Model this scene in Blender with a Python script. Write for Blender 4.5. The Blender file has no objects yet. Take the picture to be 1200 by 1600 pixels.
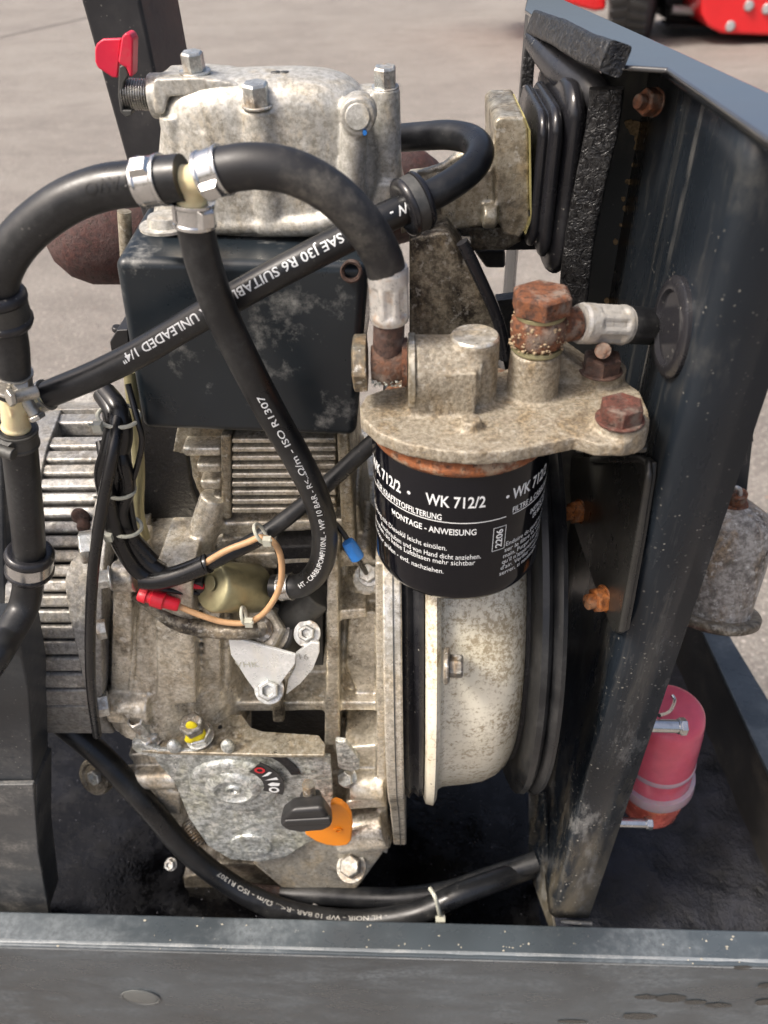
import bpy, bmesh, math, random
from mathutils import Vector, Matrix, noise
random.seed(7)
scene = bpy.context.scene
C = bpy.context.collection
# ------------------------------------------------------------------ camera
H = 1.25
CAM = Vector((0, 0, H))
F_PX = 1202.0
PITCH, YAW, ROLL = math.radians(40), math.radians(2.5), math.radians(2.0)
_f = Vector((-math.sin(YAW)*math.cos(PITCH), math.cos(YAW)*math.cos(PITCH), -math.sin(PITCH)))
_r0 = Vector((math.cos(YAW), math.sin(YAW), 0))
_u0 = _r0.cross(_f)
RT = _r0*math.cos(ROLL) - _u0*math.sin(ROLL)
UP = _u0*math.cos(ROLL) + _r0*math.sin(ROLL)
FW = _f
cam_d = bpy.data.cameras.new('camera'); cam = bpy.data.objects.new('camera', cam_d); C.objects.link(cam)
m3 = Matrix((RT, UP, -FW)).transposed()
cam.matrix_world = Matrix.Translation(CAM) @ m3.to_4x4()
cam_d.lens = 36*F_PX/1600; cam_d.sensor_width = 36; cam_d.clip_start = 0.02; cam_d.clip_end = 400
cam_d.dof.use_dof = True; cam_d.dof.focus_distance = 0.42; cam_d.dof.aperture_fstop = 11.0
scene.camera = cam
# ------------------------------------------------------------------ sky and sun
SUN_TO = Vector((-0.62, -0.26, 0.88)).normalized()
w = bpy.data.worlds.new("World"); scene.world = w; w.use_nodes = True
nt = w.node_tree
sky = nt.nodes.new('ShaderNodeTexSky'); sky.sky_type = 'NISHITA'; sky.sun_disc = False
sky.sun_elevation = math.asin(SUN_TO.z); sky.sun_rotation = math.atan2(SUN_TO.x, SUN_TO.y)
sky.dust_density = 8.0; sky.air_density = 0.8; sky.ozone_density = 0.5
nt.links.new(sky.outputs[0], nt.nodes['Background'].inputs[0])
nt.nodes['Background'].inputs[1].default_value = 0.15
sd = bpy.data.lights.new('sun', 'SUN'); sun = bpy.data.objects.new('sun', sd); C.objects.link(sun)
sd.energy = 2.4; sd.angle = math.radians(11); sd.color = (1.0, 0.95, 0.88)
sun.rotation_euler = (-SUN_TO).to_track_quat('-Z', 'Y').to_euler()
scene.view_settings.view_transform = 'Standard'; scene.view_settings.look = 'None'
scene.view_settings.exposure = 0.55; scene.view_settings.gamma = 1.0

# ------------------------------------------------------------------ placing helpers
def ray(px, py): return FW + RT*((px-600)/F_PX) - UP*((py-800)/F_PX)
def P(px, py, y=None, z=None, x=None, d=None):
    r = ray(px, py)
    if y is not None: k = y/r.y
    elif z is not None: k = z/r.z
    elif x is not None: k = x/r.x
    else: k = d
    return CAM + r*k
def proj(p):
    v = p-CAM; d = v.dot(FW)
    return 600+F_PX*v.dot(RT)/d, 800-F_PX*v.dot(UP)/d, d
def W(x, y, z): return Vector((x, y, H+z))

# ------------------------------------------------------------------ materials
class NB:
    def __init__(s, name):
        s.m = bpy.data.materials.new(name); s.m.use_nodes = True
        s.t = s.m.node_tree; s.b = s.t.nodes['Principled BSDF']
        s.tc = s.t.nodes.new('ShaderNodeTexCoord').outputs['Object']
    def n(s, typ, **kw):
        nd = s.t.nodes.new(typ)
        for k, v in kw.items(): setattr(nd, k, v)
        return nd
    def l(s, a, b): s.t.links.new(a, b)
    def coord(s, stretch=None):
        if not stretch: return s.tc
        mp = s.n('ShaderNodeMapping'); s.l(s.tc, mp.inputs['Vector']); mp.inputs['Scale'].default_value = stretch
        return mp.outputs[0]
    def noise(s, scale, detail=4, rough=.6, stretch=None, dist=0.0):
        nd = s.n('ShaderNodeTexNoise'); s.l(s.coord(stretch), nd.inputs['Vector'])
        nd.inputs['Scale'].default_value = scale; nd.inputs['Detail'].default_value = detail
        nd.inputs['Roughness'].default_value = rough; nd.inputs['Distortion'].default_value = dist
        return nd.outputs['Fac']
    def vor(s, scale, stretch=None, out='Distance'):
        nd = s.n('ShaderNodeTexVoronoi'); s.l(s.coord(stretch), nd.inputs['Vector']); nd.inputs['Scale'].default_value = scale
        return nd.outputs[out]
    def rng(s, v, a, b, c=0.0, d=1.0):
        nd = s.n('ShaderNodeMapRange'); s.l(v, nd.inputs['Value'])
        for k, x in zip(('From Min', 'From Max', 'To Min', 'To Max'), (a, b, c, d)): nd.inputs[k].default_value = x
        return nd.outputs[0]
    def mul(s, a, b):
        nd = s.n('ShaderNodeMath', operation='MULTIPLY')
        for i, v in enumerate((a, b)):
            if isinstance(v, (int, float)): nd.inputs[i].default_value = v
            else: s.l(v, nd.inputs[i])
        return nd.outputs[0]
    def mix(s, f, a, b):
        nd = s.n('ShaderNodeMix', data_type='RGBA')
        if isinstance(f, (int, float)): nd.inputs[0].default_value = f
        else: s.l(f, nd.inputs[0])
        for i, v in ((6, a), (7, b)):
            if isinstance(v, tuple): nd.inputs[i].default_value = (*v, 1)
            else: s.l(v, nd.inputs[i])
        return nd.outputs[2]
    def bump(s, h, dist, strength=1.0, nrm=None):
        nd = s.n('ShaderNodeBump'); s.l(h, nd.inputs['Height']); nd.inputs['Distance'].default_value = dist
        nd.inputs['Strength'].default_value = strength
        if nrm: s.l(nrm, nd.inputs['Normal'])
        return nd.outputs[0]
    def done(s, col=None, rough=.5, metal=0.0, nrm=None, **kw):
        b = s.b
        def put(k, v):
            if v is None: return
            if isinstance(v, tuple): b.inputs[k].default_value = (*v, 1) if len(v) == 3 else v
            elif isinstance(v, (int, float)): b.inputs[k].default_value = v
            else: s.l(v, b.inputs[k])
        put('Base Color', col); put('Roughness', rough); put('Metallic', metal); put('Normal', nrm)
        for k, v in kw.items(): put(k.replace('_', ' '), v)
        return s.m

def mk_cast(name, light, mid, dark, metal=.45, rough=.36, spk=.5, dirt=(.52, .66), scale=1.0, bumpd=.00022, stain=(.20, .13, .06), stn=.75, glint=.55):
    """cast metal: silver ground, oily brown film, grime patches, glints painted as small bright spots"""
    b = NB(name)
    big = b.noise(22*scale, 6, .7, None, .8); fine = b.noise(340*scale, 5, .74); med = b.noise(95*scale, 7, .78)
    film = b.noise(44*scale, 6, .74, (1, 1, .5), .6)
    c = b.mix(b.rng(fine, .40, .58), mid, light)
    c = b.mix(b.mul(b.rng(med, .50, .62), spk), c, tuple(x*.5 for x in mid))
    c = b.mix(b.mul(b.rng(film, .47, .62), stn), c, b.mix(b.rng(fine, .42, .6), tuple(x*.65 for x in stain), tuple(min(1, x*2.0) for x in stain)))
    gm = b.mul(b.rng(big, dirt[0], dirt[1]), b.rng(med, .36, .54))
    c = b.mix(gm, c, dark)
    run = b.rng(b.noise(60*scale, 5, .7, (1, 1, .16)), .54, .66)
    c = b.mix(b.mul(run, .32), c, tuple(x*2 for x in dark))
    g1 = b.mul(b.rng(b.noise(210*scale, 4, .7), .57, .64), glint)  # glints of the metal, painted into the colour
    c = b.mix(g1, c, (.86, .85, .80))
    n1 = b.bump(fine, bumpd, 1.0); n2 = b.bump(med, bumpd*3, .6, n1)
    return b.done(c, b.rng(med, .3, .7, rough-.14, rough+.22), b.rng(film, .45, .65, metal, metal*.4), n2)
M = {}
M['alu'] = mk_cast('cast_aluminium', (.78, .74, .65), (.52, .48, .39), (.05, .04, .028), metal=.7, rough=.32, dirt=(.54, .68), stain=(.24, .18, .095), stn=.6, bumpd=.00008, spk=.3, glint=.5)
M['alu_top'] = mk_cast('cast_aluminium_weathered', (.58, .57, .53), (.38, .37, .33), (.14, .12, .09), metal=.45, rough=.40, spk=.35, dirt=(.58, .76), stain=(.27, .225, .15), stn=.6, glint=.3, bumpd=.00013)
M['alu_brown'] = mk_cast('cast_aluminium_oily', (.52, .48, .39), (.31, .275, .205), (.03, .024, .017), metal=.65, rough=.33, spk=.4, dirt=(.52, .66), stain=(.17, .125, .065), stn=.75, glint=.35, bumpd=.0001)
M['alu_dark'] = mk_cast('cast_aluminium_grimy', (.30, .27, .21), (.14, .12, .09), (.02, .016, .012), metal=.4, rough=.4, dirt=(.48, .60), stain=(.10, .075, .045), glint=.2)
M['alu_bar'] = mk_cast('alternator_aluminium', (.38, .375, .36), (.24, .235, .225), (.09, .08, .065), metal=.5, rough=.36, spk=.5, dirt=(.56, .74), stain=(.20, .17, .12), stn=.5, glint=.3)
M['zinc'] = mk_cast('zinc_plate_oxidised', (.80, .83, .82), (.30, .32, .30), (.07, .065, .05), metal=.6, rough=.3, spk=.7, dirt=(.52, .68), stain=(.30, .29, .20), stn=.6, bumpd=.0006, scale=.75, glint=.8)
M['zinc_clean'] = mk_cast('zinc_plate_clean', (.88, .90, .90), (.80, .83, .83), (.45, .44, .38), metal=.45, rough=.3, spk=.05, dirt=(.64, .8), bumpd=.00003, stain=(.6, .6, .5), stn=.3, glint=.1)
M['bolt'] = mk_cast('plated_bolt', (.62, .64, .62), (.42, .43, .41), (.14, .12, .09), metal=.8, rough=.33, spk=.3, dirt=(.58, .75), bumpd=.00006)
M['bolt_dark'] = mk_cast('darkened_bolt', (.30, .29, .26), (.17, .16, .14), (.05, .04, .03), metal=.6, rough=.42, spk=.4, bumpd=.0002)

def mk_black(name, base=(.018, .020, .022), dust=(.21, .205, .19), amt=.45, rough=.36, dscale=14, stretch=None, specks=.75, coat=.0, streak=None, bumpd=.00008, spec=.5, mud=0.0, thr=(.47, .72)):
    b = NB(name)
    n1 = b.noise(dscale, 6, .68, stretch); n2 = b.noise(dscale*14, 5, .7)
    f = b.mul(b.mul(b.rng(n1, thr[0], thr[1]), b.rng(n2, .3, .62)), amt)
    c = b.mix(b.rng(b.noise(7, 3, .6), .35, .65), base, tuple(x*1.7+.004 for x in base))
    c = b.mix(f, c, dust)
    if streak:
        s = b.rng(b.noise(60, 5, .7, (1, 1, .08)), .55, .75)
        c = b.mix(b.mul(s, streak), c, dust)
    v = b.rng(b.vor(330), .22, .08); g = b.mul(b.rng(b.noise(11, 4, .7), .48, .62), b.rng(b.noise(140, 3, .7), .5, .6))
    c = b.mix(b.mul(b.mul(v, g), specks), c, (.42, .40, .35))
    if streak:
        sc1 = b.rng(b.noise(55, 3, .6, (1, 1, .035)), .64, .70)
        c = b.mix(b.mul(b.mul(sc1, b.rng(b.noise(12, 3, .6), .45, .6)), .5), c, (.34, .33, .30))
    if mud:
        sx = b.n('ShaderNodeSeparateXYZ'); b.l(b.tc, sx.inputs[0])
        low = b.rng(sx.outputs['Z'], .46, .14)
        m1 = b.rng(b.noise(16, 7, .74, (1, 1, .22)), .47, .62)
        c = b.mix(b.mul(b.mul(m1, low), mud), c, (.17, .145, .10))
        m2 = b.rng(b.noise(45, 6, .75, (1, 1, .3)), .55, .66)
        c = b.mix(b.mul(b.mul(m2, low), mud*.7), c, (.30, .30, .29))
        v3 = b.mul(b.rng(b.vor(260), .24, .10), b.rng(b.noise(120, 3, .7), .50, .58))
        c = b.mix(b.mul(v3, b.mul(low, .8)), c, (.55, .52, .45))
    nr = b.bump(n2, bumpd, .8)
    r = b.rng(n1, .35, .7, rough-.06, rough+.22)
    return b.done(c, r, 0.0, nr, Coat_Weight=coat, Coat_Roughness=.25, Specular_IOR_Level=spec)
M['paint'] = mk_black('black_paint', base=(.014, .017, .021), amt=.45)
M['paint_rail'] = mk_black('black_paint_rail', base=(.036, .045, .052), dust=(.25, .28, .30), amt=.6, rough=.28, dscale=16, stretch=(.7, 1, 1.6), specks=.6)
M['paint_panel'] = mk_black('black_paint_panel', base=(.007, .010, .014), dust=(.22, .21, .18), amt=.5, rough=.24, spec=.3, mud=.75, thr=(.54, .70), dscale=11, stretch=(1, 1, .35), streak=.28, specks=.8)
M['paint_box'] = mk_black('black_paint_cover', base=(.008, .012, .016), dust=(.36, .36, .34), amt=.9, rough=.30, thr=(.53, .64), dscale=17, specks=.3)
M['paint_gloss'] = mk_black('black_paint_gloss', base=(.012, .013, .014), amt=.3, rough=.16, specks=.8, coat=.5)
M['rubber'] = mk_black('hose_rubber', base=(.006, .0065, .0075), dust=(.13, .13, .125), amt=.28, rough=.30, dscale=30, specks=.25)
M['rubber_dusty'] = mk_black('hose_rubber_dusty', base=(.011, .011, .012), dust=(.20, .185, .155), amt=.85, rough=.46, dscale=22, specks=.3)
M['rubber_gloss'] = mk_black('rubber_oily', base=(.010, .010, .012), dust=(.12, .12, .12), amt=.3, rough=.22, dscale=20, specks=.7)
M['void'] = mk_black('grime_and_shade_black', base=(.004, .004, .005), dust=(.035, .035, .04), amt=.4, rough=.35, dscale=18, specks=.35, bumpd=.002)  # near-black grime; on the crankcase gap slabs it paints their shade

def mk_foam():
    b = NB('crinkled_foam')
    n = b.noise(230, 3, .5, None, 2.5); v = b.vor(190, (1, 1, .8))
    c = b.mix(b.rng(n, .4, .7), (.008, .008, .009), (.035, .035, .035))
    return b.done(c, .3, 0, b.bump(v, .0009, .8, b.bump(n, .0012, 1.0)))
M['foam'] = mk_foam()
def mk_rust(name, a=(.26, .095, .03), bcol=(.09, .04, .025), grey=(.22, .20, .18), g=.5):
    b = NB(name)
    n = b.noise(240, 6, .75); n2 = b.noise(70, 4, .7)
    c = b.mix(b.rng(n, .38, .62), bcol, a)
    c = b.mix(b.mul(b.rng(n2, .48, .6), g), c, grey)
    c = b.mix(b.mul(b.rng(b.noise(330, 3, .6), .57, .64), .7), c, (.03, .018, .012))
    return b.done(c, .75, .1, b.bump(n, .0012, 1.0))
M['rust'] = mk_rust('rusted_steel', (.21, .075, .03), (.065, .032, .022), (.24, .20, .165), .75)
M['rust_orange'] = mk_rust('orange_rust', (.55, .19, .045), (.20, .07, .025), (.45, .38, .28), .35)
M['edge'] = mk_black('worn_edge_highlight', base=(.13, .145, .155), dust=(.42, .43, .42), amt=.8, rough=.22, dscale=40)  # highlight along the rail edge painted as a lighter, worn, dusty coat
M['rust_dark'] = mk_rust('browned_steel', (.115, .062, .045), (.05, .032, .028), (.14, .12, .11), .6)
M['silencer'] = mk_rust('silencer_rust', (.085, .034, .028), (.04, .020, .020), (.09, .06, .055), .5)
M['rust_cup'] = mk_cast('corroded_cup', (.50, .47, .43), (.27, .25, .22), (.035, .025, .02), metal=.3, rough=.45, spk=.8, dirt=(.5, .58), bumpd=.0012, scale=.8)

def simple(name, col, rough=.5, metal=0.0, var=.25, scale=90, bumpd=.0001, dirt=None, **kw):
    b = NB(name)
    n = b.noise(scale, 5, .65)
    c = b.mix(b.rng(n, .3, .7), tuple(x*(1-var) for x in col), tuple(min(1, x*(1+var*.5)) for x in col))
    if dirt:
        c = b.mix(b.mul(b.rng(b.noise(scale*.5, 6, .75), .52, .66), dirt[1]), c, dirt[0])
    return b.done(c, b.rng(n, .3, .7, max(.02, rough-.08), rough+.1), metal, b.bump(n, bumpd, .7), **kw)
M['clamp'] = simple('clamp_steel', (.68, .68, .67), .2, .95, .25, 160, dirt=((.25, .22, .18), .4))
M['clamp_dull'] = simple('clamp_steel_dull', (.55, .53, .48), .33, .8, .35, 220, .0003, dirt=((.12, .10, .07), .7))
M['ferrule'] = simple('crimped_ferrule', (.66, .64, .60), .32, .35, .35, 260, .0006, dirt=((.28, .17, .09), .7))
M['ferrule_white'] = simple('crimped_ferrule_white', (.62, .60, .56), .4, .45, .25, 300, .0007, dirt=((.33, .28, .2), .6))
M['cream_plastic'] = simple('cream_plastic', (.72, .62, .38), .3, 0, .12, 60, dirt=((.5, .4, .2), .4), Subsurface_Weight=.2, Subsurface_Scale=.004)
M['tie'] = simple('nylon_tie', (.50, .50, .42), .4, 0, .2, 90, dirt=((.2, .17, .11), .5))
M['red_plastic'] = simple('red_plastic', (.62, .012, .03), .38, 0, .15, 60, .0002, dirt=((.3, .12, .1), .3))
M['lever_red'] = simple('red_dipped_plastic', (.60, .015, .05), .35, 0, .12, 50, .0001, dirt=((.35, .12, .10), .45))
M['blue_plastic'] = simple('blue_plastic', (.02, .16, .50), .4)
M['orange_plastic'] = simple('orange_plastic', (.85, .27, .01), .4, 0, .08, 40)
M['yellow_paint'] = simple('yellow_paint', (.80, .66, .01), .5, 0, .1, 60)
M['black_plastic'] = simple('black_plastic', (.022, .022, .023), .42, 0, .3, 50, dirt=((.09, .085, .08), .5))
M['brass'] = simple('yellow_zinc', (.36, .33, .19), .36, .55, .3, 70, dirt=((.16, .14, .08), .5))
M['wire_tan'] = simple('tan_wire', (.55, .33, .17), .4, 0, .2, 120)
M['wire_black'] = simple('black_wire', (.009, .009, .010), .28, 0, .3, 50)
M['spring'] = simple('spring_steel', (.60, .59, .56), .25, .9, .4, 200, dirt=((.2, .17, .12), .5))
M['iron'] = simple('dark_iron', (.10, .10, .095), .5, .5, .35, 200, .0005, dirt=((.04, .035, .03), .5))
M['white_ink'] = simple('white_ink', (.80, .82, .82), .5, 0, .05, 50)
M['grey_ink'] = simple('worn_grey_ink', (.42, .41, .38), .6, 0, .5, 300)
M['faint_ink'] = simple('moulded_letters', (.008, .008, .008), .5)
M['red_ink'] = simple('red_ink', (.6, .02, .03), .5)
M['gasket'] = simple('yellow_gasket', (.36, .32, .13), .6)
M['enamel'] = simple('filter_enamel', (.004, .004, .006), .10, 0, .2, 30, .00001, Specular_IOR_Level=.35)
M['red_paint'] = simple('red_vehicle_paint', (.72, .015, .02), .3, 0, .1, 3, 0, Coat_Weight=.4)
M['tyre'] = simple('tyre_rubber', (.045, .045, .045), .8, 0, .3, 14, .004)
M['chassis'] = simple('dark_chassis', (.012, .012, .013), .7, .1, .3, 6, .002)
M['grey_steel'] = simple('grey_steel', (.4, .4, .4), .4, .6)

def mk_cream():
    b = NB('cream_enamel_dirty')
    fine = b.noise(330, 6, .82); big = b.noise(13, 5, .65); mid = b.noise(70, 5, .7)
    a1 = b.n('ShaderNodeMath', operation='ADD'); b.l(fine, a1.inputs[0]); b.l(b.rng(big, .34, .66, -.13, .085), a1.inputs[1])
    a2 = b.n('ShaderNodeMath', operation='ADD'); b.l(a1.outputs[0], a2.inputs[0]); b.l(b.rng(mid, .3, .7, -.05, .05), a2.inputs[1])
    c = b.mix(b.rng(b.noise(30, 3, .5), .3, .7), (.74, .70, .58), (.66, .61, .47))
    c = b.mix(b.mul(b.rng(a2.outputs[0], .47, .60), .8), c, (.26, .20, .115))
    c = b.mix(b.mul(b.rng(b.noise(24, 5, .7, (1, 1, .3)), .56, .72), .35), c, (.40, .33, .20))
    v = b.rng(b.vor(60), .05, .03)
    c = b.mix(b.mul(v, .9), c, (.03, .025, .02))
    return b.done(c, .25, 0, b.bump(fine, .00006, .6), Coat_Weight=.3, Coat_Roughness=.1)
M['cream'] = mk_cream()

def mk_ground():
    b = NB('concrete_yard')
    n1 = b.noise(.6, 7, .68, (1, 2.2, 1)); n2 = b.noise(6, 7, .75, (1, 1.5, 1)); n3 = b.noise(75, 5, .8)
    c = b.mix(b.rng(n1, .34, .66), (.175, .160, .142), (.265, .247, .220))
    c = b.mix(b.mul(b.rng(n2, .42, .62), .6), c, (.305, .285, .252))
    c = b.mix(b.mul(b.rng(b.noise(2.3, 7, .75, (1, 2.6, 1)), .50, .66), .45), c, (.125, .113, .103))
    c = b.mix(b.mul(b.rng(n3, .42, .58), .7), c, (.15, .128, .115))
    c = b.mix(b.mul(b.rng(b.noise(130, 3, .6), .57, .66), .7), c, (.55, .50, .44))
    v = b.mul(b.rng(b.vor(42), .22, .14), b.rng(b.noise(9, 3, .6), .4, .6))
    c = b.mix(b.mul(v, .6), c, (.62, .56, .49))
    v2 = b.rng(b.vor(19), .07, .04)
    c = b.mix(b.mul(v2, .8), c, (.45, .25, .14))
    wv = b.n('ShaderNodeTexWave'); mp = b.n('ShaderNodeMapping'); b.l(b.tc, mp.inputs['Vector'])
    mp.inputs['Rotation'].default_value = (0, 0, math.radians(52)); b.l(mp.outputs[0], wv.inputs['Vector'])
    wv.inputs['Scale'].default_value = 11; wv.inputs['Distortion'].default_value = 3.5; wv.inputs['Detail'].default_value = 4; wv.inputs['Detail Scale'].default_value = 2.5
    wm = b.mul(wv.outputs['Fac'], b.rng(b.noise(1.3, 4, .6), .42, .62))
    c = b.mix(b.mul(wm, .38), c, (.12, .10, .09))
    nr = b.bump(wm, .004, .5, b.bump(n3, .006, 1.0))
    return b.done(c, .78, 0, nr)
M['ground'] = mk_ground()
def mk_trans(name, col, rough=.15, tw=.6):
    b = NB(name); n = b.noise(60, 4, .6)
    return b.done(b.mix(b.rng(n, .3, .7), col, tuple(x*.8 for x in col)), rough, 0, None, Transmission_Weight=tw, IOR=1.3, Subsurface_Weight=.5, Subsurface_Scale=.02)
M['pink'] = mk_trans('pink_plastic', (1.0, .20, .28), .15, .35)
M['clear'] = mk_trans('clear_plastic', (.85, .70, .78), .2, .55)
M['amber'] = simple('amber_fuel_dregs', (.72, .16, .12), .25, 0, .75, 45, dirt=((.45, .25, .08), .7))

# ------------------------------------------------------------------ mesh helpers
def ring_frame(t, ref):
    n = ref - t*ref.dot(t)
    if n.length < 1e-6: n = t.orthogonal()
    n.normalize(); return n, t.cross(n)
def spline(pts, sub=8):
    out = []; n = len(pts)
    for i in range(n-1):
        p0 = pts[max(i-1, 0)]; p1 = pts[i]; p2 = pts[i+1]; p3 = pts[min(i+2, n-1)]
        for k in range(sub):
            t = k/sub
            out.append(.5*((2*p1)+(p2-p0)*t+(2*p0-5*p1+4*p2-p3)*t*t+(3*p1-p0-3*p2+p3)*t**3))
    out.append(pts[-1].copy()); return out
def tube(bm, path, r, seg=20, caps=True):
    n = len(path); rings = []; nr = None
    for i, p in enumerate(path):
        t = (path[min(i+1, n-1)]-path[max(i-1, 0)]).normalized()
        if nr is None: nr = (CAM-p)
        a, b = ring_frame(t, nr); nr = a
        rr = r(i/(n-1)) if callable(r) else r
        rings.append([bm.verts.new(p+(a*math.cos(q)+b*math.sin(q))*rr) for q in [2*math.pi*k/seg for k in range(seg)]])
    for A, B in zip(rings, rings[1:]):
        for k in range(seg): bm.faces.new((A[k], A[(k+1) % seg], B[(k+1) % seg], B[k]))
    if caps: bm.faces.new(rings[0][::-1]); bm.faces.new(rings[-1])
    return bm
def lathe(bm, o, ax, prof, seg=32, ref=None, a0=0.0, a1=2*math.pi):
    ax = ax.normalized(); a, b = ring_frame(ax, ref or Vector((.123, .31, .94))); full = abs(a1-a0-2*math.pi) < 1e-6
    m = seg if full else seg+1; rings = []
    for t, r in prof:
        c = o+ax*t
        if r < 1e-7: rings.append([bm.verts.new(c)])
        else: rings.append([bm.verts.new(c+(a*math.cos(a0+(a1-a0)*k/seg)+b*math.sin(a0+(a1-a0)*k/seg))*r) for k in range(m)])
    for A, B in zip(rings, rings[1:]):
        for k in range(seg):
            k2 = (k+1) % m
            if len(A) == 1 and len(B) == 1: continue
            if len(A) == 1: bm.faces.new((A[0], B[k2], B[k]))
            elif len(B) == 1: bm.faces.new((A[k], A[k2], B[0]))
            else: bm.faces.new((A[k], A[k2], B[k2], B[k]))
    if full:
        if len(rings[0]) > 1: bm.faces.new(rings[0][::-1])
        if len(rings[-1]) > 1: bm.faces.new(rings[-1])
    return bm
def cyl(bm, p0, p1, r0, r1=None, seg=24, ch=0.0):
    r1 = r0 if r1 is None else r1; L = (p1-p0).length
    pr = [(0, r0-ch), (ch, r0), (L-ch, r1), (L, r1-ch)] if ch else [(0, r0), (L, r1)]
    return lathe(bm, p0, p1-p0, pr, seg)
def prism(bm, pts, vec, top=1.0):
    """closed polygon pts swept by vec"""
    c = sum(pts, Vector())/len(pts)
    a = [bm.verts.new(p) for p in pts]; b = [bm.verts.new(c+(p-c)*top+vec) for p in pts]; n = len(pts)
    bm.faces.new(a[::-1]); bm.faces.new(b)
    for i in range(n): bm.faces.new((a[i], a[(i+1) % n], b[(i+1) % n], b[i]))
    return bm
def slab(bm, pp, y, t, top=1.0):  # outline on a plane y, going back t
    return prism(bm, [P(a, b, y=y) for a, b in pp], Vector((0, t, 0)), top)
def plate(bm, pp, z, t):          # outline on a level z, going down t
    return prism(bm, [P(a, b, z=z) for a, b in pp], Vector((0, 0, -t)))
def box(bm, a, b):
    x0, y0, z0 = (min(a[i], b[i]) for i in range(3)); x1, y1, z1 = (max(a[i], b[i]) for i in range(3))
    return prism(bm, [Vector(v) for v in ((x0, y0, z0), (x1, y0, z0), (x1, y1, z0), (x0, y1, z0))], Vector((0, 0, z1-z0)))
def ball(bm, c, r, sc=(1, 1, 1), sub=3):
    g = bmesh.ops.create_icosphere(bm, subdivisions=sub, radius=1)
    for v in g['verts']: v.co = c+Vector((v.co.x*r*sc[0], v.co.y*r*sc[1], v.co.z*r*sc[2]))
    return bm
def hexb(bm, o, ax, r, h, wr=None, wh=.0012, socket=False, rot=0.0):
    ax = ax.normalized(); a, b = ring_frame(ax, Vector((math.cos(rot)*.9, math.sin(rot), .25)))
    z = 0
    if wr: cyl(bm, o, o+ax*wh, wr, seg=28, ch=wh*.25); z = wh
    def rg(rad, t): return [bm.verts.new(o+ax*t+(a*math.cos(k*math.pi/3+rot)+b*math.sin(k*math.pi/3+rot))*rad) for k in range(6)]
    prof = [(r, z), (r, z+h*.88), (r*.86, z+h)]
    if socket: prof += [(r*.55, z+h), (r*.5, z+h*.45)]
    R = [rg(*q) for q in prof]
    for A, B in zip(R, R[1:]):
        for k in range(6): bm.faces.new((A[k], A[(k+1) % 6], B[(k+1) % 6], B[k]))
    bm.faces.new(R[0][::-1]); bm.faces.new(R[-1]); return bm
def new(): return bmesh.new()

ROOT = {}
def _tag(o, label, cat, group=None, kind=None):
    if label: o['label'] = label
    if cat: o['category'] = cat
    if group: o['group'] = group
    if kind: o['kind'] = kind
    return o
def thing(name, label, cat, loc, group=None):
    o = bpy.data.objects.new(name, None); C.objects.link(o); o.location = loc; o.empty_display_size = .01
    ROOT[o] = Vector(loc); return _tag(o, label, cat, group)
def part(name, bm, mat, parent=None, flat=False, bevel=0, cast=None, label=None, cat=None, kind=None, group=None, loc=None, bseg=2, sub=0, sm=6, ang=40):
    bmesh.ops.recalc_face_normals(bm, faces=bm.faces)
    o0 = ROOT[parent] if parent else (Vector(loc) if loc else Vector((0, 0, 0)))
    for v in bm.verts: v.co -= o0
    me = bpy.data.meshes.new(name)
    if not flat:
        for f in bm.faces: f.smooth = True
        lim = math.radians(ang)
        for e in bm.edges:
            if len(e.link_faces) == 2 and e.calc_face_angle(0) > lim: e.smooth = False
    bm.to_mesh(me); bm.free()
    me.materials.append(M[mat] if isinstance(mat, str) else mat)
    o = bpy.data.objects.new(name, me); C.objects.link(o)
    if parent: o.parent = parent
    else: o.location = o0
    ROOT[o] = o0
    if bevel:
        b = o.modifiers.new('bevel', 'BEVEL'); b.width = bevel; b.segments = bseg; b.limit_method = 'ANGLE'; b.angle_limit = math.radians(30)
        b.use_clamp_overlap = True
        for p in me.polygons: p.use_smooth = True
        b.harden_normals = True
    if cast:
        r = o.modifiers.new('fillet', 'REMESH'); r.mode = 'VOXEL'; r.voxel_size = cast; r.use_smooth_shade = True
        s = o.modifiers.new('smooth', 'SMOOTH'); s.iterations = sm; s.factor = .5
        for i in range(0): pass
    if sub:
        s = o.modifiers.new('sub', 'SUBSURF'); s.levels = sub; s.render_levels = sub
    return _tag(o, label, cat, group, kind)

# text meshes
def text_mesh(s, bold=.0):
    cu = bpy.data.curves.new('t', 'FONT'); cu.body = s; cu.size = 1; cu.offset = bold; cu.resolution_u = 3
    cu.align_x = 'LEFT'
    o = bpy.data.objects.new('t', cu); C.objects.link(o)
    dg = bpy.context.evaluated_depsgraph_get(); me = bpy.data.meshes.new_from_object(o.evaluated_get(dg))
    C.objects.unlink(o); bpy.data.objects.remove(o)
    return me
def text_bm(s, fn, w=None, h=None, bold=0.0, subdiv=0):
    """fn(u,v)->point ; u in 0..w, v from 0..h cap height"""
    me = text_mesh(s, bold); b = bmesh.new(); b.from_mesh(me)
    bmesh.ops.triangulate(b, faces=b.faces)
    if not b.verts: return b
    if subdiv:
        for q in range(1, subdiv):
            bmesh.ops.bisect_plane(b, geom=b.verts[:]+b.edges[:]+b.faces[:], plane_co=(0, -.05+.85*q/subdiv, 0), plane_no=(0, 1, 0))
    x0 = min(v.co.x for v in b.verts); x1 = max(v.co.x for v in b.verts)
    sy = h/.72; sx = (w/(x1-x0)) if w else sy
    for v in b.verts: v.co = fn((v.co.x-x0)*sx, v.co.y*sy)
    return b
def join(dst, src):
    me = bpy.data.meshes.new('j'); src.to_mesh(me); dst.from_mesh(me); bpy.data.meshes.remove(me); src.free()
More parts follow.
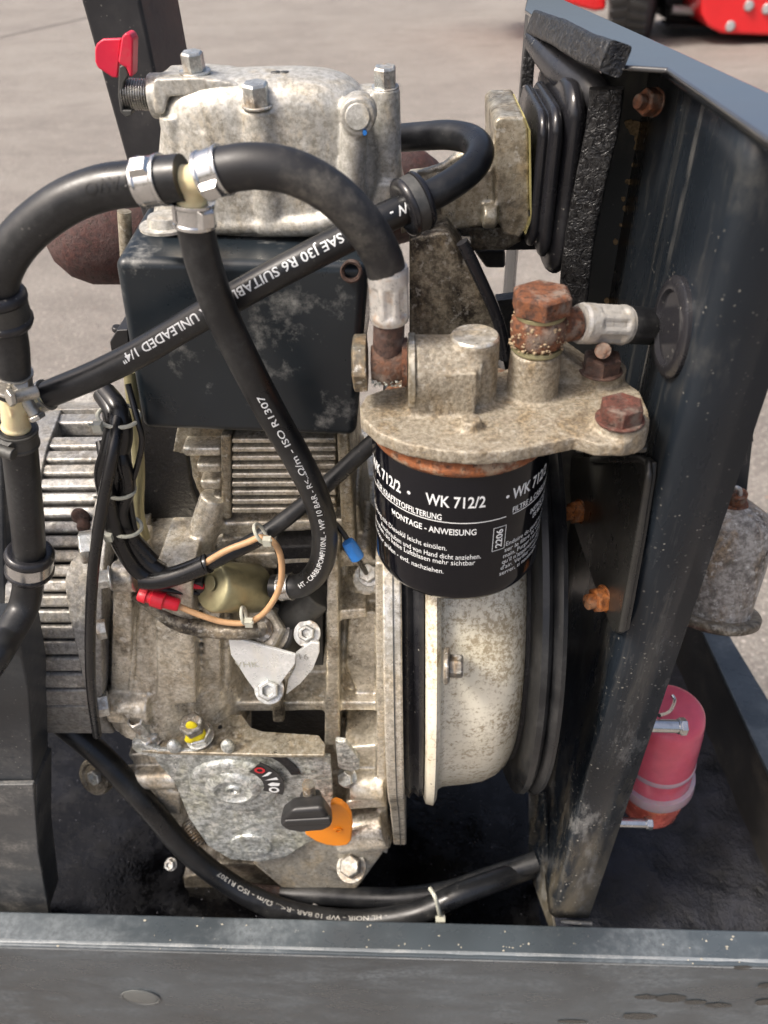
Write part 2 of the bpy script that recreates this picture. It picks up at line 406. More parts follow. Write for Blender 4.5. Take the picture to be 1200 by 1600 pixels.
def nearest(path, px, py):
    best = min(range(len(path)), key=lambda i: (proj(path[i])[0]-px)**2+(proj(path[i])[1]-py)**2); return best
def hose_text(s, path, r, a, b, h, off=0.0, bold=.01):
    """print string s on hose, reading from pixel a to pixel b, cap height h (m), shifted off (m) up"""
    ia, ib = nearest(path, *a), nearest(path, *b)
    step = 1 if ib > ia else -1
    seg = [path[i] for i in range(ia, ib+step, step)]
    L = [0]
    for p, q in zip(seg, seg[1:]): L.append(L[-1]+(q-p).length)
    tot = L[-1]
    def fn(u, v):
        u = max(0, min(tot*.9999, u)); k = max(i for i in range(len(L)-1) if L[i] <= u)
        t = (u-L[k])/(L[k+1]-L[k]); p = seg[k].lerp(seg[k+1], t)
        tk = lambda i: (seg[min(i+1, len(seg)-1)]-seg[max(i-1, 0)]).normalized()
        T = tk(k).lerp(tk(k+1), t).normalized()
        N, _ = ring_frame(T, CAM-p); U = N.cross(T)
        ph = (v-h/2+off)/r
        return p+(N*math.cos(ph)+U*math.sin(ph))*(r+.00016)
    return text_bm(s, fn, tot, h, bold, 8)
def hose_path(pts, sub=10):
    return spline([P(a, b, y=c) for a, b, c in pts], sub)
def collar(bm, path, i, r, w, th, seg=28, lip=.0):
    """band round a hose at path index i"""
    p = path[i]; t = (path[min(i+1, len(path)-1)]-path[max(i-1, 0)]).normalized()
    pr = [(-w/2, r), (-w/2, r+th+lip), (-w/2+w*.14, r+th+lip), (-w/2+w*.2, r+th), (w/2-w*.2, r+th), (w/2-w*.14, r+th+lip), (w/2, r+th+lip), (w/2, r)]
    lathe(bm, p, t, pr, seg); return bm
def clamp_on(parent, path, px, py, r, w=.008, mat='clamp', ear=True, side=1.0, screw=False, label=None):
    i = nearest(path, px, py); p = path[i]; t = (path[min(i+1, len(path)-1)]-path[max(i-1, 0)]).normalized()
    b = new(); collar(b, path, i, r-.0002, w, .0008, 36, .0004)
    n, u = ring_frame(t, CAM-p)
    d = (n*.8+u*.6*side).normalized(); s = t.cross(d)
    q = p+d*(r+.0009)
    if ear:
        prism(b, [q-t*w*.42-s*.0035-d*.001, q+t*w*.42-s*.0035-d*.001, q+t*w*.42+s*.0035-d*.001, q-t*w*.42+s*.0035-d*.001], d*.0028, .72)
    c = part('hose_clamp', b, mat, parent, bevel=.0002, label=label)
    if screw:
        b = new(); cyl(b, q-s*.006+d*.003, q+s*.005+d*.003, .0030, seg=16, ch=.0004)
        cyl(b, q+s*.005+d*.003, q+s*.0075+d*.003, .0042, seg=6, ch=.0004)
        part('clamp_screw', b, mat, c, bevel=.0002)
    return c

# ================================================================== SETTING
b = new(); prism(b, [Vector((-150, -20, -.05)), Vector((150, -20, -.05)), Vector((150, 300, -.05)), Vector((-150, 300, -.05))], Vector((0, 0, .05)))
part('concrete_ground', b, 'ground', kind='structure')
# joint line in the slab seen at top left
a1, a2 = P(-400, 150, z=-H), P(260, 0, z=-H); dd = (a2-a1).normalized(); nn = Vector((-dd.y, dd.x, 0))
a2 = a1+dd*30
b = new(); prism(b, [a1-nn*.012+Vector((0, 0, .004)), a2-nn*.012+Vector((0, 0, .004)), a2+nn*.012+Vector((0, 0, .004)), a1+nn*.012+Vector((0, 0, .004))], Vector((0, 0, .001)))
part('slab_joint', b, simple('joint_dirt', (.13, .12, .11), .9), kind='structure')
# ================================================================== RED VEHICLE in the yard
X1 = .125
rv_o = P(1027, 66, z=-H)
rv = thing('red_vehicle', 'red vehicle parked across the yard at the upper right edge', 'vehicle', rv_o)
dv = rv_o.y; sc_ = (rv_o-CAM).dot(FW)/F_PX   # metres per photo pixel there
def RV(px, py, dy=0.0): return P(px, py, y=dv+dy)
b = new(); slab(b, [(1093, -140), (1215, -140), (1330, -140), (1330, 56), (1190, 56), (1128, 53), (1107, 42), (1096, 22)], dv-.25, 1.1); part('side_panel', b, 'red_paint', rv, bevel=.03)
b = new(); slab(b, [(700, -140), (946, -140), (948, 16), (930, 18), (905, 12), (870, 0), (800, -40)], dv+.05, 1.0); part('front_panel', b, 'red_paint', rv, bevel=.03)
b = new(); slab(b, [(962, -120), (1000, -120), (996, 0), (984, 47), (972, 40), (963, 10)], dv-.02, .4); part('mudguard', b, 'red_paint', rv, bevel=.02)
wc = RV(1012, -75, .1); R_ = abs(wc.z-0.0)*.98
tax = Vector((1, -.35, 0)).normalized()
b = new(); wc2 = Vector((wc.x, rv_o.y+.25, R_))
lathe(b, wc2-tax*.17, tax, [(0, R_*.6), (0, R_*.93), (.03, R_), (.31, R_), (.34, R_*.93), (.34, R_*.6)], 48)
wh = part('wheel', b, 'tyre', rv)
b = new()
for k in range(40):
    q = 2*math.pi*k/40
    rad = tax.cross(Vector((0, 0, 1))).normalized()*math.cos(q)+Vector((0, 0, 1))*math.sin(q); tn = tax.cross(rad)
    for s in (-1, 1):
        c0 = wc2+rad*(R_-.004)+tax*(.08*s)
        prism(b, [c0-tax*.07-tn*.02, c0+tax*.07-tn*(.02-.03*s), c0+tax*.07+tn*(.02+.03*s), c0-tax*.07+tn*.02], rad*.02)
part('tread', b, 'tyre', wh, kind='stuff')
b = new(); lathe(b, wc2-tax*.13, tax, [(0, R_*.6), (.05, R_*.5), (.05, .05), (.02, 0)], 32); part('rim', b, 'grey_steel', wh)
b = new(); slab(b, [(1040, -140), (1110, -140), (1110, 46), (1075, 44), (1040, 30)], dv+.3, .8)
slab(b, [(1046, 8), (1120, 10), (1120, 20), (1046, 17)], dv+.2, .2); slab(b, [(1046, 38), (1120, 40), (1120, 46), (1046, 43)], dv+.15, .3)
part('chassis', b, 'chassis', rv, bevel=.01)
b = new(); cyl(b, RV(1050, 15, .1), RV(1096, 18, .1), .035); part('axle_rod', b, 'grey_steel', rv)
for q in ((1170, 9), (1198, 14), (1141, 41)):
    b = new(); cyl(b, RV(*q, -.27), RV(*q, -.2), .04, seg=20, ch=.01); part('round_fitting', b, 'grey_steel', rv)

# ================================================================== EQUIPMENT FRAME
ZR = -.66; YF = .242; YB = .268
fr = thing('equipment_frame', 'black painted steel frame tray holding the engine', 'frame', (0, .4, H-.86))
b = new()
# front rail: angle section, slightly skewed like the photo
def RL(px, py): return P(px, py, z=ZR)
fl = [P(-360, 1467.8, z=ZR), P(1560, 1520.2, z=ZR)]; bl = [P(-360, 1414.3, z=ZR), P(1560, 1463.7, z=ZR)]
A, B_, Cc, D = fl[0], fl[1], bl[1], bl[0]
down = Vector((0, 0, -.26)); th = .004
dn = (B_-A).normalized(); inn = Vector((-dn.y, dn.x, 0))
yface = lambda x: A.y+(B_.y-A.y)*(x-A.x)/(B_.x-A.x)
prism(b, [A, B_, Cc, D], Vector((0, 0, -th)))
rail = part('front_rail', b, 'paint_rail', fr, bevel=.0015, bseg=3)
b = new(); prism(b, [A-Vector((0, 0, .0035))+inn*.0003, B_-Vector((0, 0, .0035))+inn*.0003, B_-Vector((0, 0, .0035))+inn*th, A-Vector((0, 0, .0035))+inn*th], down)
face = part('rail_face', b, 'paint_rail', fr, bevel=.0004)
b = new(); tube(b, [A.lerp(B_, k/60)+inn*.0040-Vector((0, 0, .0040))+Vector((0, 0, .00015*noise.noise(Vector((k*.7, 0, 0))))) for k in range(61)], .0042, 20)
part('rail_edge', b, 'edge', fr)
fb = new()
for (px, py, w_, h_) in ((1010, 1558, 16, 6), (1048, 1560, 22, 10), (1086, 1566, 16, 6), (1122, 1571, 19, 6), (1000, 1588, 26, 9), (1160, 1512, 12, 5), (1196, 1540, 10, 6), (894, 1596, 22, 5), (1196, 1566, 14, 8)):
    q = P(px, py, y=yface(P(px, py, y=YF).x)); n = 22
    pts = [q-inn*(.0001+.00002*(px % 5))+Vector((math.cos(j*6.283/n)*w_*.0006*(1+.3*noise.noise(Vector((px, j*.6, 0)))), 0, math.sin(j*6.283/n)*h_*.0009*(1+.3*noise.noise(Vector((py, j*.6, 2)))))) for j in range(n)]
    fb.faces.new([fb.verts.new(p_) for p_ in pts])
part('wet_stains', fb, mk_black('wet_stain', base=(.012, .014, .014), amt=.25, rough=.2, dust=(.1, .1, .1), specks=.2), fr, flat=True, kind='stuff')
# round plug in the rail face
q = P(220, 1558, y=yface(P(220, 1558, y=YF).x)); q = P(220, 1558, y=yface(q.x))
q = P(220, 1558, y=yface(q.x)); b = new(); lathe(b, q, -inn, [(0, .0175), (.0006, .0175), (.001, .0168), (.001, .0162), (.0004, .0158), (.0008, .015), (.001, .013), (.001, 0)], 40)
part('round_plug', b, mk_black('plug_paint', base=(.075, .08, .078), amt=.3), fr)
# scattered chips and flakes lying on the rail
for k in range(46):
    px = random.choice([random.uniform(20, 420), random.uniform(560, 760), random.uniform(800, 870), random.uniform(1060, 1190), random.uniform(0, 1200)])
    v = random.uniform(.12, .98); c = A.lerp(B_, (px+360)/1920).lerp(D.lerp(Cc, (px+360)/1920), 1-v)
    r = random.uniform(.0004, .0013); n = random.randint(4, 6)
    if k == 0: fb = new()
    prism(fb, [c+Vector((math.cos(j*6.283/n)*r*random.uniform(.4, 1.4), math.sin(j*6.283/n)*r*random.uniform(.3, 1), .00005)) for j in range(n)], Vector((0, 0, .0004)))
part('paint_flakes', fb, simple('flakes', (.45, .42, .34), .7, 0, .5, 900), fr, flat=True, kind='stuff')
# tray side rail at the right
def SR(px, py): return P(px, py, z=ZR+.012)
b = new(); pr_ = [SR(1060, 905), SR(1099, 988), SR(1200, 1205), SR(1330, 1485), SR(1440, 1485), SR(1200, 1092), SR(1134, 983), SR(1090, 905)]
prism(b, pr_, Vector((0, 0, -.005))); part('side_rail', b, 'paint_rail', fr, bevel=.001)
b = new(); e1, e2 = SR(1060, 905), SR(1330, 1485)
prism(b, [e1+Vector((.002, 0, -.006)), e2+Vector((.002, 0, -.006)), e2+Vector((.006, 0, -.006)), e1+Vector((.006, 0, -.006))], Vector((0, 0, -.09)))
part('side_wall', b, mk_black('side_wall_dirt', base=(.016, .015, .014), dust=(.10, .085, .065), amt=1.0, rough=.7, dscale=9), fr)
# tray floor with lumpy oily dirt
def floor_mat():
    b = NB('oily_tray_dirt')
    n = b.noise(26, 7, .68); n2 = b.noise(9, 4, .6); f = b.noise(260, 4, .7)
    c = b.mix(b.rng(n, .38, .66), (.004, .004, .005), (.032, .034, .045))
    c = b.mix(b.mul(b.rng(n2, .52, .68), .6), c, (.035, .032, .027))
    c = b.mix(b.rng(b.vor(110), .07, .03, 0, .6), c, (.25, .24, .22))
    return b.done(c, b.rng(n, .35, .65, .38, .75), 0, b.bump(f, .0015, .8, b.bump(n, .012, .9)))
M['floor'] = floor_mat()
b = new(); N_ = 90; vs = []
x0, x1, y0, y1 = -.55, .352, .262, .66
for j in range(N_+1):
    for i in range(N_+1):
        x = x0+(x1-x0)*i/N_; y = y0+(y1-y0)*j/N_
        h = noise.noise(Vector((x*18, y*18, 1)))*.008+noise.noise(Vector((x*55, y*55, 4)))*.004
        if x > .3: h += (x-.3)*.25
        vs.append(b.verts.new(Vector((x, y, H-.745+h))))
for j in range(N_):
    for i in range(N_): b.faces.new((vs[j*(N_+1)+i], vs[j*(N_+1)+i+1], vs[(j+1)*(N_+1)+i+1], vs[(j+1)*(N_+1)+i]))
part('tray_floor', b, 'floor', fr)
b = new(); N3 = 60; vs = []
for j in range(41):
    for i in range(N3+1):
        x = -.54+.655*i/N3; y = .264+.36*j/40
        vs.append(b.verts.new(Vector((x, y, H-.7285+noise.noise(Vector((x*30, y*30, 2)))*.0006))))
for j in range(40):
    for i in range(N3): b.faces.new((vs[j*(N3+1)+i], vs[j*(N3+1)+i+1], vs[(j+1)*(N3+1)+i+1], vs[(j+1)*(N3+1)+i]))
def oil_shade():
    m = NB('oil_shade_black'); n = m.noise(40, 5, .7)
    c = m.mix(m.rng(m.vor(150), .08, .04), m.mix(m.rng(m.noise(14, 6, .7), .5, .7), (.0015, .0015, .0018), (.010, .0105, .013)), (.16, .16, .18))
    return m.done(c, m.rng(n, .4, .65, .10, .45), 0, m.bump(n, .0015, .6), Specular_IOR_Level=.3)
part('oil_shade_sheet', b, oil_shade(), fr)  # near-black sheet: paints the tray's shade over its oily floor
b = new(); box(b, W(-.56, .262, -.665), W(-.555, .655, -.80)); part('side_wall', b, 'paint', fr)
b = new(); box(b, W(-.55, .655, -.665), W(.37, .66, -.80)); part('rear_wall', b, 'paint', fr)
b = new(); box(b, W(-.56, .26, -.80), W(.36, .66, -.795)); part('tray_base', b, 'paint', fr)
# front left corner post
b = new(); slab(b, [(-60, 1000), (30, 1002), (45, 1080), (52, 1224), (58, 1226), (60, 1330), (74, 1428), (-60, 1428)], .285, .03); pst = part('corner_post', b, 'paint', fr, bevel=.002, bseg=3)
b = new(); slab(b, [(-60, 1228), (52, 1226), (60, 1332), (78, 1432), (-60, 1432)], .2805, .004); part('post_foot', b, mk_black('scraped_black_paint', base=(.028, .03, .032), amt=1.0, dust=(.24, .23, .21), dscale=30, rough=.4), fr, bevel=.001)
b = new(); slab(b, [(-60, 690), (5, 690), (12, 1010), (-60, 1010)], .335, .02); part('post_upper', b, 'paint', fr, bevel=.002)
# upright behind the engine, upper left
b = new(); yy = .47
prism(b, [P(122, -60, y=yy), P(214, -60, y=yy), P(262, 330, y=yy), P(208, 330, y=yy)], Vector((0, .045, 0)))
b2 = new(); prism(b2, [P(106, -70, y=yy), P(204, -70, y=yy), P(447, 1100, y=yy), P(437, 1100, y=yy)], Vector((.008, .05, 0)))
b.free(); part('rear_upright', b2, mk_black('upright_paint', base=(.016, .016, .018), amt=.4, dust=(.12, .11, .10)), fr, bevel=.002)

# ================================================================== BULKHEAD PANEL
bp = thing('bulkhead_panel', 'tall black folded sheet metal bulkhead at the right of the engine', 'panel', W(X1, .3, -.66))
def lean(x, z): return x-.018*(-.0685-z)/.6*(-1)*0
zt = -.0685; zb = -.665
R = .0075; t = .003
def sheet_profile(z):
    """plan outline (x,y) of the folded sheet at level z: rear edge -> bend -> front flange"""
    k = (zt-z)/(zt-zb)                       # 0 top 1 bottom
    xs = .1125; yb = .424+.028*min(1, k*2); yf = .272
    fw = .05-.026*k if k > .38 else .05+.0*k
    fw = .0245
    pts = [(.1170, yb), (xs, yf+R)]
    for a in range(1, 9): q = math.pi/2*a/8; pts.append((xs+R-R*math.cos(q), yf+R-R*math.sin(q)))
    pts.append((xs+fw+R, yf)); return pts
b = new(); rows = []; NZ = 40
for i in range(NZ+1):
    z = zt+(zb-zt)*i/NZ; pr = sheet_profile(z)
    z2 = z
    rows.append([b.verts.new(W(x, y, z2)) for x, y in pr])
for r0, r1 in zip(rows, rows[1:]):
    for k in range(len(r0)-1): b.faces.new((r0[k], r0[k+1], r1[k+1], r1[k]))
o = part('folded_sheet', b, 'paint_panel', bp)
s = o.modifiers.new('thick', 'SOLIDIFY'); s.thickness = .003; s.offset = 1
# top flange, runs back along the whole top
b = new(); pl = [(1042, 106), (1198, 214), (1225, 232), (1260, 200), (1260, 172), (1200, 143), (1040, 70), (877, -3), (823, -3), (820, 14), (945, 100)]
prism(b, [P(a, c, z=zt+.0025) for a, c in pl], Vector((0, 0, -.0024)))
part('top_flange', b, simple('gloss_flange_paint', (.04, .042, .045), .13, 0, .3, 30, .00003, Coat_Weight=1.0, Coat_Roughness=.08), bp, bevel=.0011, bseg=3)
b = new(); tube(b, [P(a, c, z=zt-.0012) for a, c in ((1036, 110), (1044, 110), (1120, 163), (1197, 217), (1230, 239), (1290, 282))], .0028, 12); part('top_fold', b, simple('fold_paint', (.03, .036, .042), .2, 0, .3, 60, .00003, Coat_Weight=.5), bp)
# rear part of the sheet (seen past the foam) down from the far corner
b = new(); prism(b, [P(822, 5, z=zt), P(838, 20, z=zt), P(838, 20, z=zt)+Vector((0, 0, -.59)), P(822, 5, z=zt)+Vector((-.002, 0, -.59))], Vector((.006, .03, 0)))
part('rear_return', b, 'paint_panel', bp, bevel=.001)
# step plate facing the camera with the opening for the air duct
b = new()
slab(b, [(941, 106), (1050, 104), (1058, 112), (1042, 200), (1005, 345), (975, 480), (940, 700), (910, 900), (880, 1000), (845, 760), (880, 480), (915, 300), (938, 180)], .425, .003)
st = part('step_plate', b, mk_black('step_paint', base=(.035, .037, .036), amt=.8, dust=(.20, .18, .13), dscale=12, stretch=(1, 1, .4), rough=.33), bp, bevel=.0008)
b = new(); slab(b, [(941, 103), (1040, 100), (1046, 110), (1034, 114), (941, 112)], .416, .012); part('step_lip', b, 'paint', bp, bevel=.0008)
b = new(); tube(b, spline([P(1036, 116, y=.422), P(1030, 190, y=.422), P(1004, 290, y=.422), (P(975, 400, y=.422)), P(955, 520, y=.422)]), .0022, 10); part('edge_bead', b, 'paint_gloss', bp)
# rust patches on the step plate
M['rust_patch'] = simple('rust_scab', (.36, .25, .13), .9, 0, .7, 500, .001)
fb = new()
for (px, py, s) in ((992, 200, 13), (1001, 215, 12), (998, 230, 9), (983, 194, 8), (991, 258, 5), (985, 285, 5), (980, 284, 4), (974, 311, 4), (977, 326, 5), (970, 352, 3), (962, 378, 5), (990, 330, 2), (992, 358, 4), (968, 425, 8), (963, 440, 6), (948, 470, 5), (985, 345, 3), (999, 314, 4)):
    pts = []
    for j in range(11):
        a = j/11*6.283; r = s*.85*(1+.55*noise.noise(Vector((px, py, a*1.7))))
        pts.append((px+r*math.cos(a), py+r*1.15*math.sin(a)))
    slab(fb, pts, .4244-.00013*(px % 7)-.00001*(py % 9), .0005)
part('rust_scabs', fb, 'rust_patch', bp, flat=True, kind='stuff')
# rusty nut high on the step plate
def nut(parent, px, py, y, ax, r, L, mat='rust', label=None, stud=True):
    c = P(px, py, y=y); b = new(); hexb(b, c, ax, r, L, wr=r*1.05, wh=.001)
    if stud: cyl(b, c+ax*L, c+ax*(L+r*.8), r*.55, seg=14, ch=.0004)
    return part('rusty_bolt', b, mat, parent, bevel=.0003, label=label)
nut(bp, 1024, 160, .383, Vector((-.9, -.45, .15)).normalized(), .0058, .006, label='rusty nut and stud near the top of the plate')
# black rubber grommet on the inner face
gc = P(1058, 512, x=.1140); gx = Vector((-1, 0, 0))
b = new(); lathe(b, gc, gx, [(0, .0215), (.003, .0215), (.0046, .0195), (.0046, .016), (.003, .0145), (.003, 0)], 44)
part('rubber_grommet', b, 'rubber_gloss', bp)
b = new(); cyl(b, gc+Vector((-.0035, -.0015, .009)), gc+Vector((-.0045, -.0015, .009)), .0012, seg=10)
b.free()
# black foam strips
def foam_strip(pts, w, t, label):
    b = new(); path = spline(pts, 14); rows = []
    n = len(path)
    for i, p in enumerate(path):
        T = (path[min(i+1, n-1)]-path[max(i-1, 0)]).normalized()
        N, U = ring_frame(T, CAM-p)
        row = []
        for k in range(24):
            a = 2*math.pi*k/24
            cx = abs(math.cos(a))**.35*math.copysign(1, math.cos(a)); sx = abs(math.sin(a))**.35*math.copysign(1, math.sin(a))
            j = 1+.05*noise.noise(p*90+Vector((a, 0, 0)))
            row.append(b.verts.new(p+N*(cx*t*j)+U*(sx*w*j)))
        rows.append(row)
    for A_, B2 in zip(rows, rows[1:]):
        for k in range(24): b.faces.new((A_[k], A_[(k+1) % 24], B2[(k+1) % 24], B2[k]))
    b.faces.new(rows[0][::-1]); b.faces.new(rows[-1])
    o = part('foam_strip', b, 'foam', bp, label=label); return o
foam_strip([P(948, 138, y=.40), P(941, 200, y=.40), P(922, 290, y=.40), P(905, 380, y=.40), P(895, 480, y=.40)], .0078, .004, 'crinkled black foam strip standing beside the duct opening')
foam_strip([P(840, 38, y=.50), P(875, 52, y=.45), P(915, 74, y=.40), P(962, 92, y=.362)], .0060, .0052, 'crinkled black foam strip along the top edge')
foam_strip([P(832, 60, y=.50), P(826, 100, y=.50), P(822, 150, y=.50)], .0035, .004, 'narrow foam strip at the far edge of the opening')
b = new()
tube(b, spline([P(836, 62, y=.50), P(858, 88, y=.47), P(888, 116, y=.44), P(925, 140, y=.415), P(945, 170, y=.41)]), lambda t: .0085-.002*abs(2*t-1), 18)
part('foam_core', b, 'rubber_gloss', bp)
# welded flap and little foot at the bottom left of the sheet
b = new(); prism(b, [P(850, 1240, y=.33), P(862, 1430, y=.285), P(868, 1462, y=.270), P(858, 1450, y=.285), P(826, 1360, y=.33), P(826, 1240, y=.36)], Vector((.002, .002, 0)))
part('gusset', b, 'paint_panel', bp, bevel=.0004)
b = new(); c = P(908, 1441, z=ZR+.003); tube(b, [P(876, 1440, z=ZR+.002), P(925, 1443, z=ZR+.002)], .0016, 12); part('bottom_weld', b, 'paint_gloss', bp)

# black L bracket bolted to the inner face, carrying the filter head
lb = thing('filter_bracket', 'black folded L bracket bolted under the filter head', 'bracket', P(970, 900, y=.34))
M['bracket'] = mk_black('bracket_paint', base=(.017, .017, .016), amt=.45, dust=(.16, .14, .10), rough=.28, specks=1.0)
bx = .1095
def xs_(pp, x, t): return prism(b, [P(a_, c_, x=x) for a_, c_ in pp], Vector((t, 0, 0)))
b = new(); xs_([(926, 714), (1008, 714), (1018, 722), (1017, 742), (1003, 830), (975, 984), (966, 990), (956, 986), (925, 905), (895, 815), (890, 760), (893, 714)], bx, .0028)
part('bracket_plate', b, 'bracket', lb, bevel=.0008)
b = new(); pth = [P(x_, y_, x=bx-.0012) for x_, y_ in ((926, 718), (1003, 717), (1013, 724), (1014, 742), (1000, 830), (971, 984))]
pp_ = []
for a_, c_ in zip(pth, pth[1:]): pp_ += [a_.lerp(c_, k/8) for k in range(8)]
tube(b, pp_+[pth[-1]], .0019, 10); part('bracket_flange', b, 'bracket', lb)
b = new(); zb_ = ZF_B = -.1935
prism(b, [P(900, 700, z=zb_), P(1012, 700, z=zb_), P(1010, 640, z=zb_), P(905, 640, z=zb_)], Vector((0, 0, -.0028))); part('bracket_shelf', b, 'bracket', lb, bevel=.0008)
for (px, py, lab) in ((908, 799, 'upper rusty bolt of the bracket'), (946, 935, 'lower orange rusty bolt of the bracket')):
    c = P(px, py, x=bx-.0004); b = new(); ax = Vector((-.95, -.30, .05)).normalized()
    hexb(b, c, ax, .0075, .0060, wr=.0080); cyl(b, c+ax*.006, c+ax*.012, .0044, seg=14, ch=.0005)
    part('rusty_bolt', b, 'rust_orange', lb, bevel=.0003, label=lab)
# ================================================================== ENGINE
en = thing('engine', 'dirty cast aluminium single cylinder diesel engine standing in the tray', 'engine', W(-.02, .38, -.64))
Yv = Vector((0, 1, 0)); Xv = Vector((1, 0, 0)); Zv = Vector((0, 0, 1))
def bolt(par, c, ax, r, h, wr=None, mat='bolt', name='bolt', socket=False, label=None, rot=0.2, wh=.0012):
    b = new(); hexb(b, c, ax, r, h, wr=wr, socket=socket, rot=rot, wh=wh)
    return part(name, b, mat, par, bevel=.00025, label=label)
# ---- rocker cover
yc = .372
b = new()
# rounded, domed body lofted upward: plan is a superellipse
zb0, zb1 = P(410, 352, y=yc).z, P(410, 150, y=yc).z
xl0, xr0 = P(244, 352, y=yc+.02).x, P(580, 352, y=yc+.02).x; xl1, xr1 = P(262, 170, y=yc+.02).x, P(570, 170, y=yc+.02).x
rows = []
for i in range(21):
    t = i/20
    if t <= .7: q = t/.7; k = 1.0; z = zb0+(zb1-zb0)*.86*q
    else: q = (t-.7)/.3; k = max(0.0, math.cos(q*math.pi/2))**.55; z = zb0+(zb1-zb0)*(.86+.24*math.sin(q*math.pi/2))
    u = min(1, (z-zb0)/(zb1-zb0)); xl, xr = xl0+(xl1-xl0)*u, xr0+(xr1-xr0)*u; cx_ = (xl+xr)/2; hw = (xr-xl)/2*max(k, .02); hd = (.026-.003*u)*max(k, .02); row = []
    for j in range(48):
        a = 2*math.pi*j/48; ca, sa = math.cos(a), math.sin(a)
        row.append(b.verts.new(Vector((cx_+hw*math.copysign(abs(ca)**.55, ca), yc+.0255+hd*math.copysign(abs(sa)**.7, sa), z))))
    rows.append(row)
for A_, B2 in zip(rows, rows[1:]):
    for k in range(48): b.faces.new((A_[k], A_[(k+1) % 48], B2[(k+1) % 48], B2[k]))
b.faces.new(rows[0][::-1]); b.faces.new(rows[-1])
prism(b, [P(x, y, y=yc+.004) for x, y in ((232, 346), (560, 352), (590, 340), (592, 362), (560, 372), (400, 372), (225, 362))], Vector((0, .05, 0)))
def colm(px, y0, y1, rr, yy, rr1=None):   # vertical boss
    a, c = P(px, y0, y=yy), P(px, y1, y=yy); c.x = a.x
    cyl(b, a, c, rr, rr1 or rr, 24)
colm(404, 168, 352, .0088, yc+.007, .0098)
colm(272, 180, 346, .0070, yc+.012, .0085)
colm(330, 200, 350, .0100, yc+.0115, .012)
colm(602, 137, 300, .0068, yc+.02, .0072)
colm(575, 134, 300, .0068, yc+.032, .008)
slab(b, [(560, 150), (600, 150), (610, 340), (560, 340)], yc+.016, .018)
# long filler below the post, foot and ledge
slab(b, [(590, 285), (622, 288), (640, 352), (560, 372)], yc+.01, .05)
# bulge sweeping along the foot
tube(b, spline([P(405, 352, y=yc+.002), P(470, 352, y=yc+.001), P(520, 342, y=yc+.002), P(560, 312, y=yc+.006)]), .005, 14)
tube(b, spline([P(250, 352, y=yc+.003), P(330, 352, y=yc+.003), P(405, 352, y=yc+.002)]), .004, 14)
# plug boss
ell = P(559, 183, y=yc-.004); cyl(b, ell+Vector((0, .012, 0)), ell+Vector((0, .0, 0)), .0085, .0078, 24)
tube(b, [P(556, 190, y=yc+.003), P(549, 290, y=yc+.004), P(548, 345, y=yc+.004)], .0062, 14)
rc = part('rocker_cover', b, 'alu_top', en, cast=.0009, sm=7)
b = new(); cyl(b, ell+Vector((0, .001, 0)), ell+Vector((0, -.0012, .0003)), .0060, .0055, 28, ch=.0005); part('cover_plug', b, 'alu_top', rc)
b = new(); q = P(570, 208, y=yc-.006); cyl(b, q+Vector((0, .004, 0)), q, .0010, seg=10); part('paint_mark', b, 'blue_plastic', rc, label='small blue paint dot')
# decompression arm
b = new()
slab(b, [(240, 124), (300, 121), (340, 124), (372, 131), (380, 142), (330, 148), (262, 152), (256, 180), (243, 180), (238, 150)], yc+.008, .032)
cyl(b, P(262, 150, y=yc+.02), P(236, 150, y=yc+.02), .0095, seg=24)
part('decompressor_housing', b, 'alu_top', en, cast=.0009, sm=4)
sc0, sc1 = P(240, 149, y=yc+.018), P(192, 146, y=yc+.018)
b = new(); L = (sc1-sc0); n = 12*8
lathe(b, sc0, L, [(0, .003)]+[(L.length*k/n, .0058+.0009*math.sin(k/8*6.283)) for k in range(n+1)]+[(L.length, .003)], 28)
spg = part('spring', b, 'spring', en, ang=180)
b = new(); cyl(b, sc0, sc1, .0040, seg=16); part('spring_shaft', b, 'bolt_dark', spg)
b = new(); slab(b, [(186, 104), (196, 100), (201, 118), (194, 128), (190, 150), (192, 172), (206, 172), (206, 180), (197, 184), (188, 176), (184, 150), (185, 120)], yc+.012, .006)
lv = part('decompression_lever', b, 'iron', en, bevel=.0006)
b = new(); slab(b, [(148, 76), (151, 68), (160, 61), (190, 60), (186, 100), (184, 122), (176, 122), (152, 106), (148, 96)], yc+.017, .0028)
slab(b, [(184, 98), (190, 58), (196, 51), (203, 53), (208, 62), (207, 118), (203, 122), (197, 106), (190, 103)], yc+.010, .009)
part('lever_grip', b, 'lever_red', lv, bevel=.0012, bseg=3, label='red dipped decompression lever grip')
# studs and bolts on the head
def topbolt(px, py, yy, r, h, wr, mat='bolt', lab=None):
    c = P(px, py, y=yy); return bolt(en, c, Vector((0, -.12, 1)), r, h, wr, mat, label=lab)
topbolt(305, 114, yc+.018, .0052, .0075, .0072)
topbolt(403, 166, yc+.004, .0060, .0085, .0072)
topbolt(602, 138, yc+.02, .0054, .0080, .0064)
for px in (434, 446):
    b = new(); c = P(px, 141, y=yc+.02)
    lathe(b, c, Zv, [(k*.0004, .0022+(.00035 if k % 3 == 0 else 0)) for k in range(20)]+[(.008, 0)], 14); part('stud', b, 'iron', en)
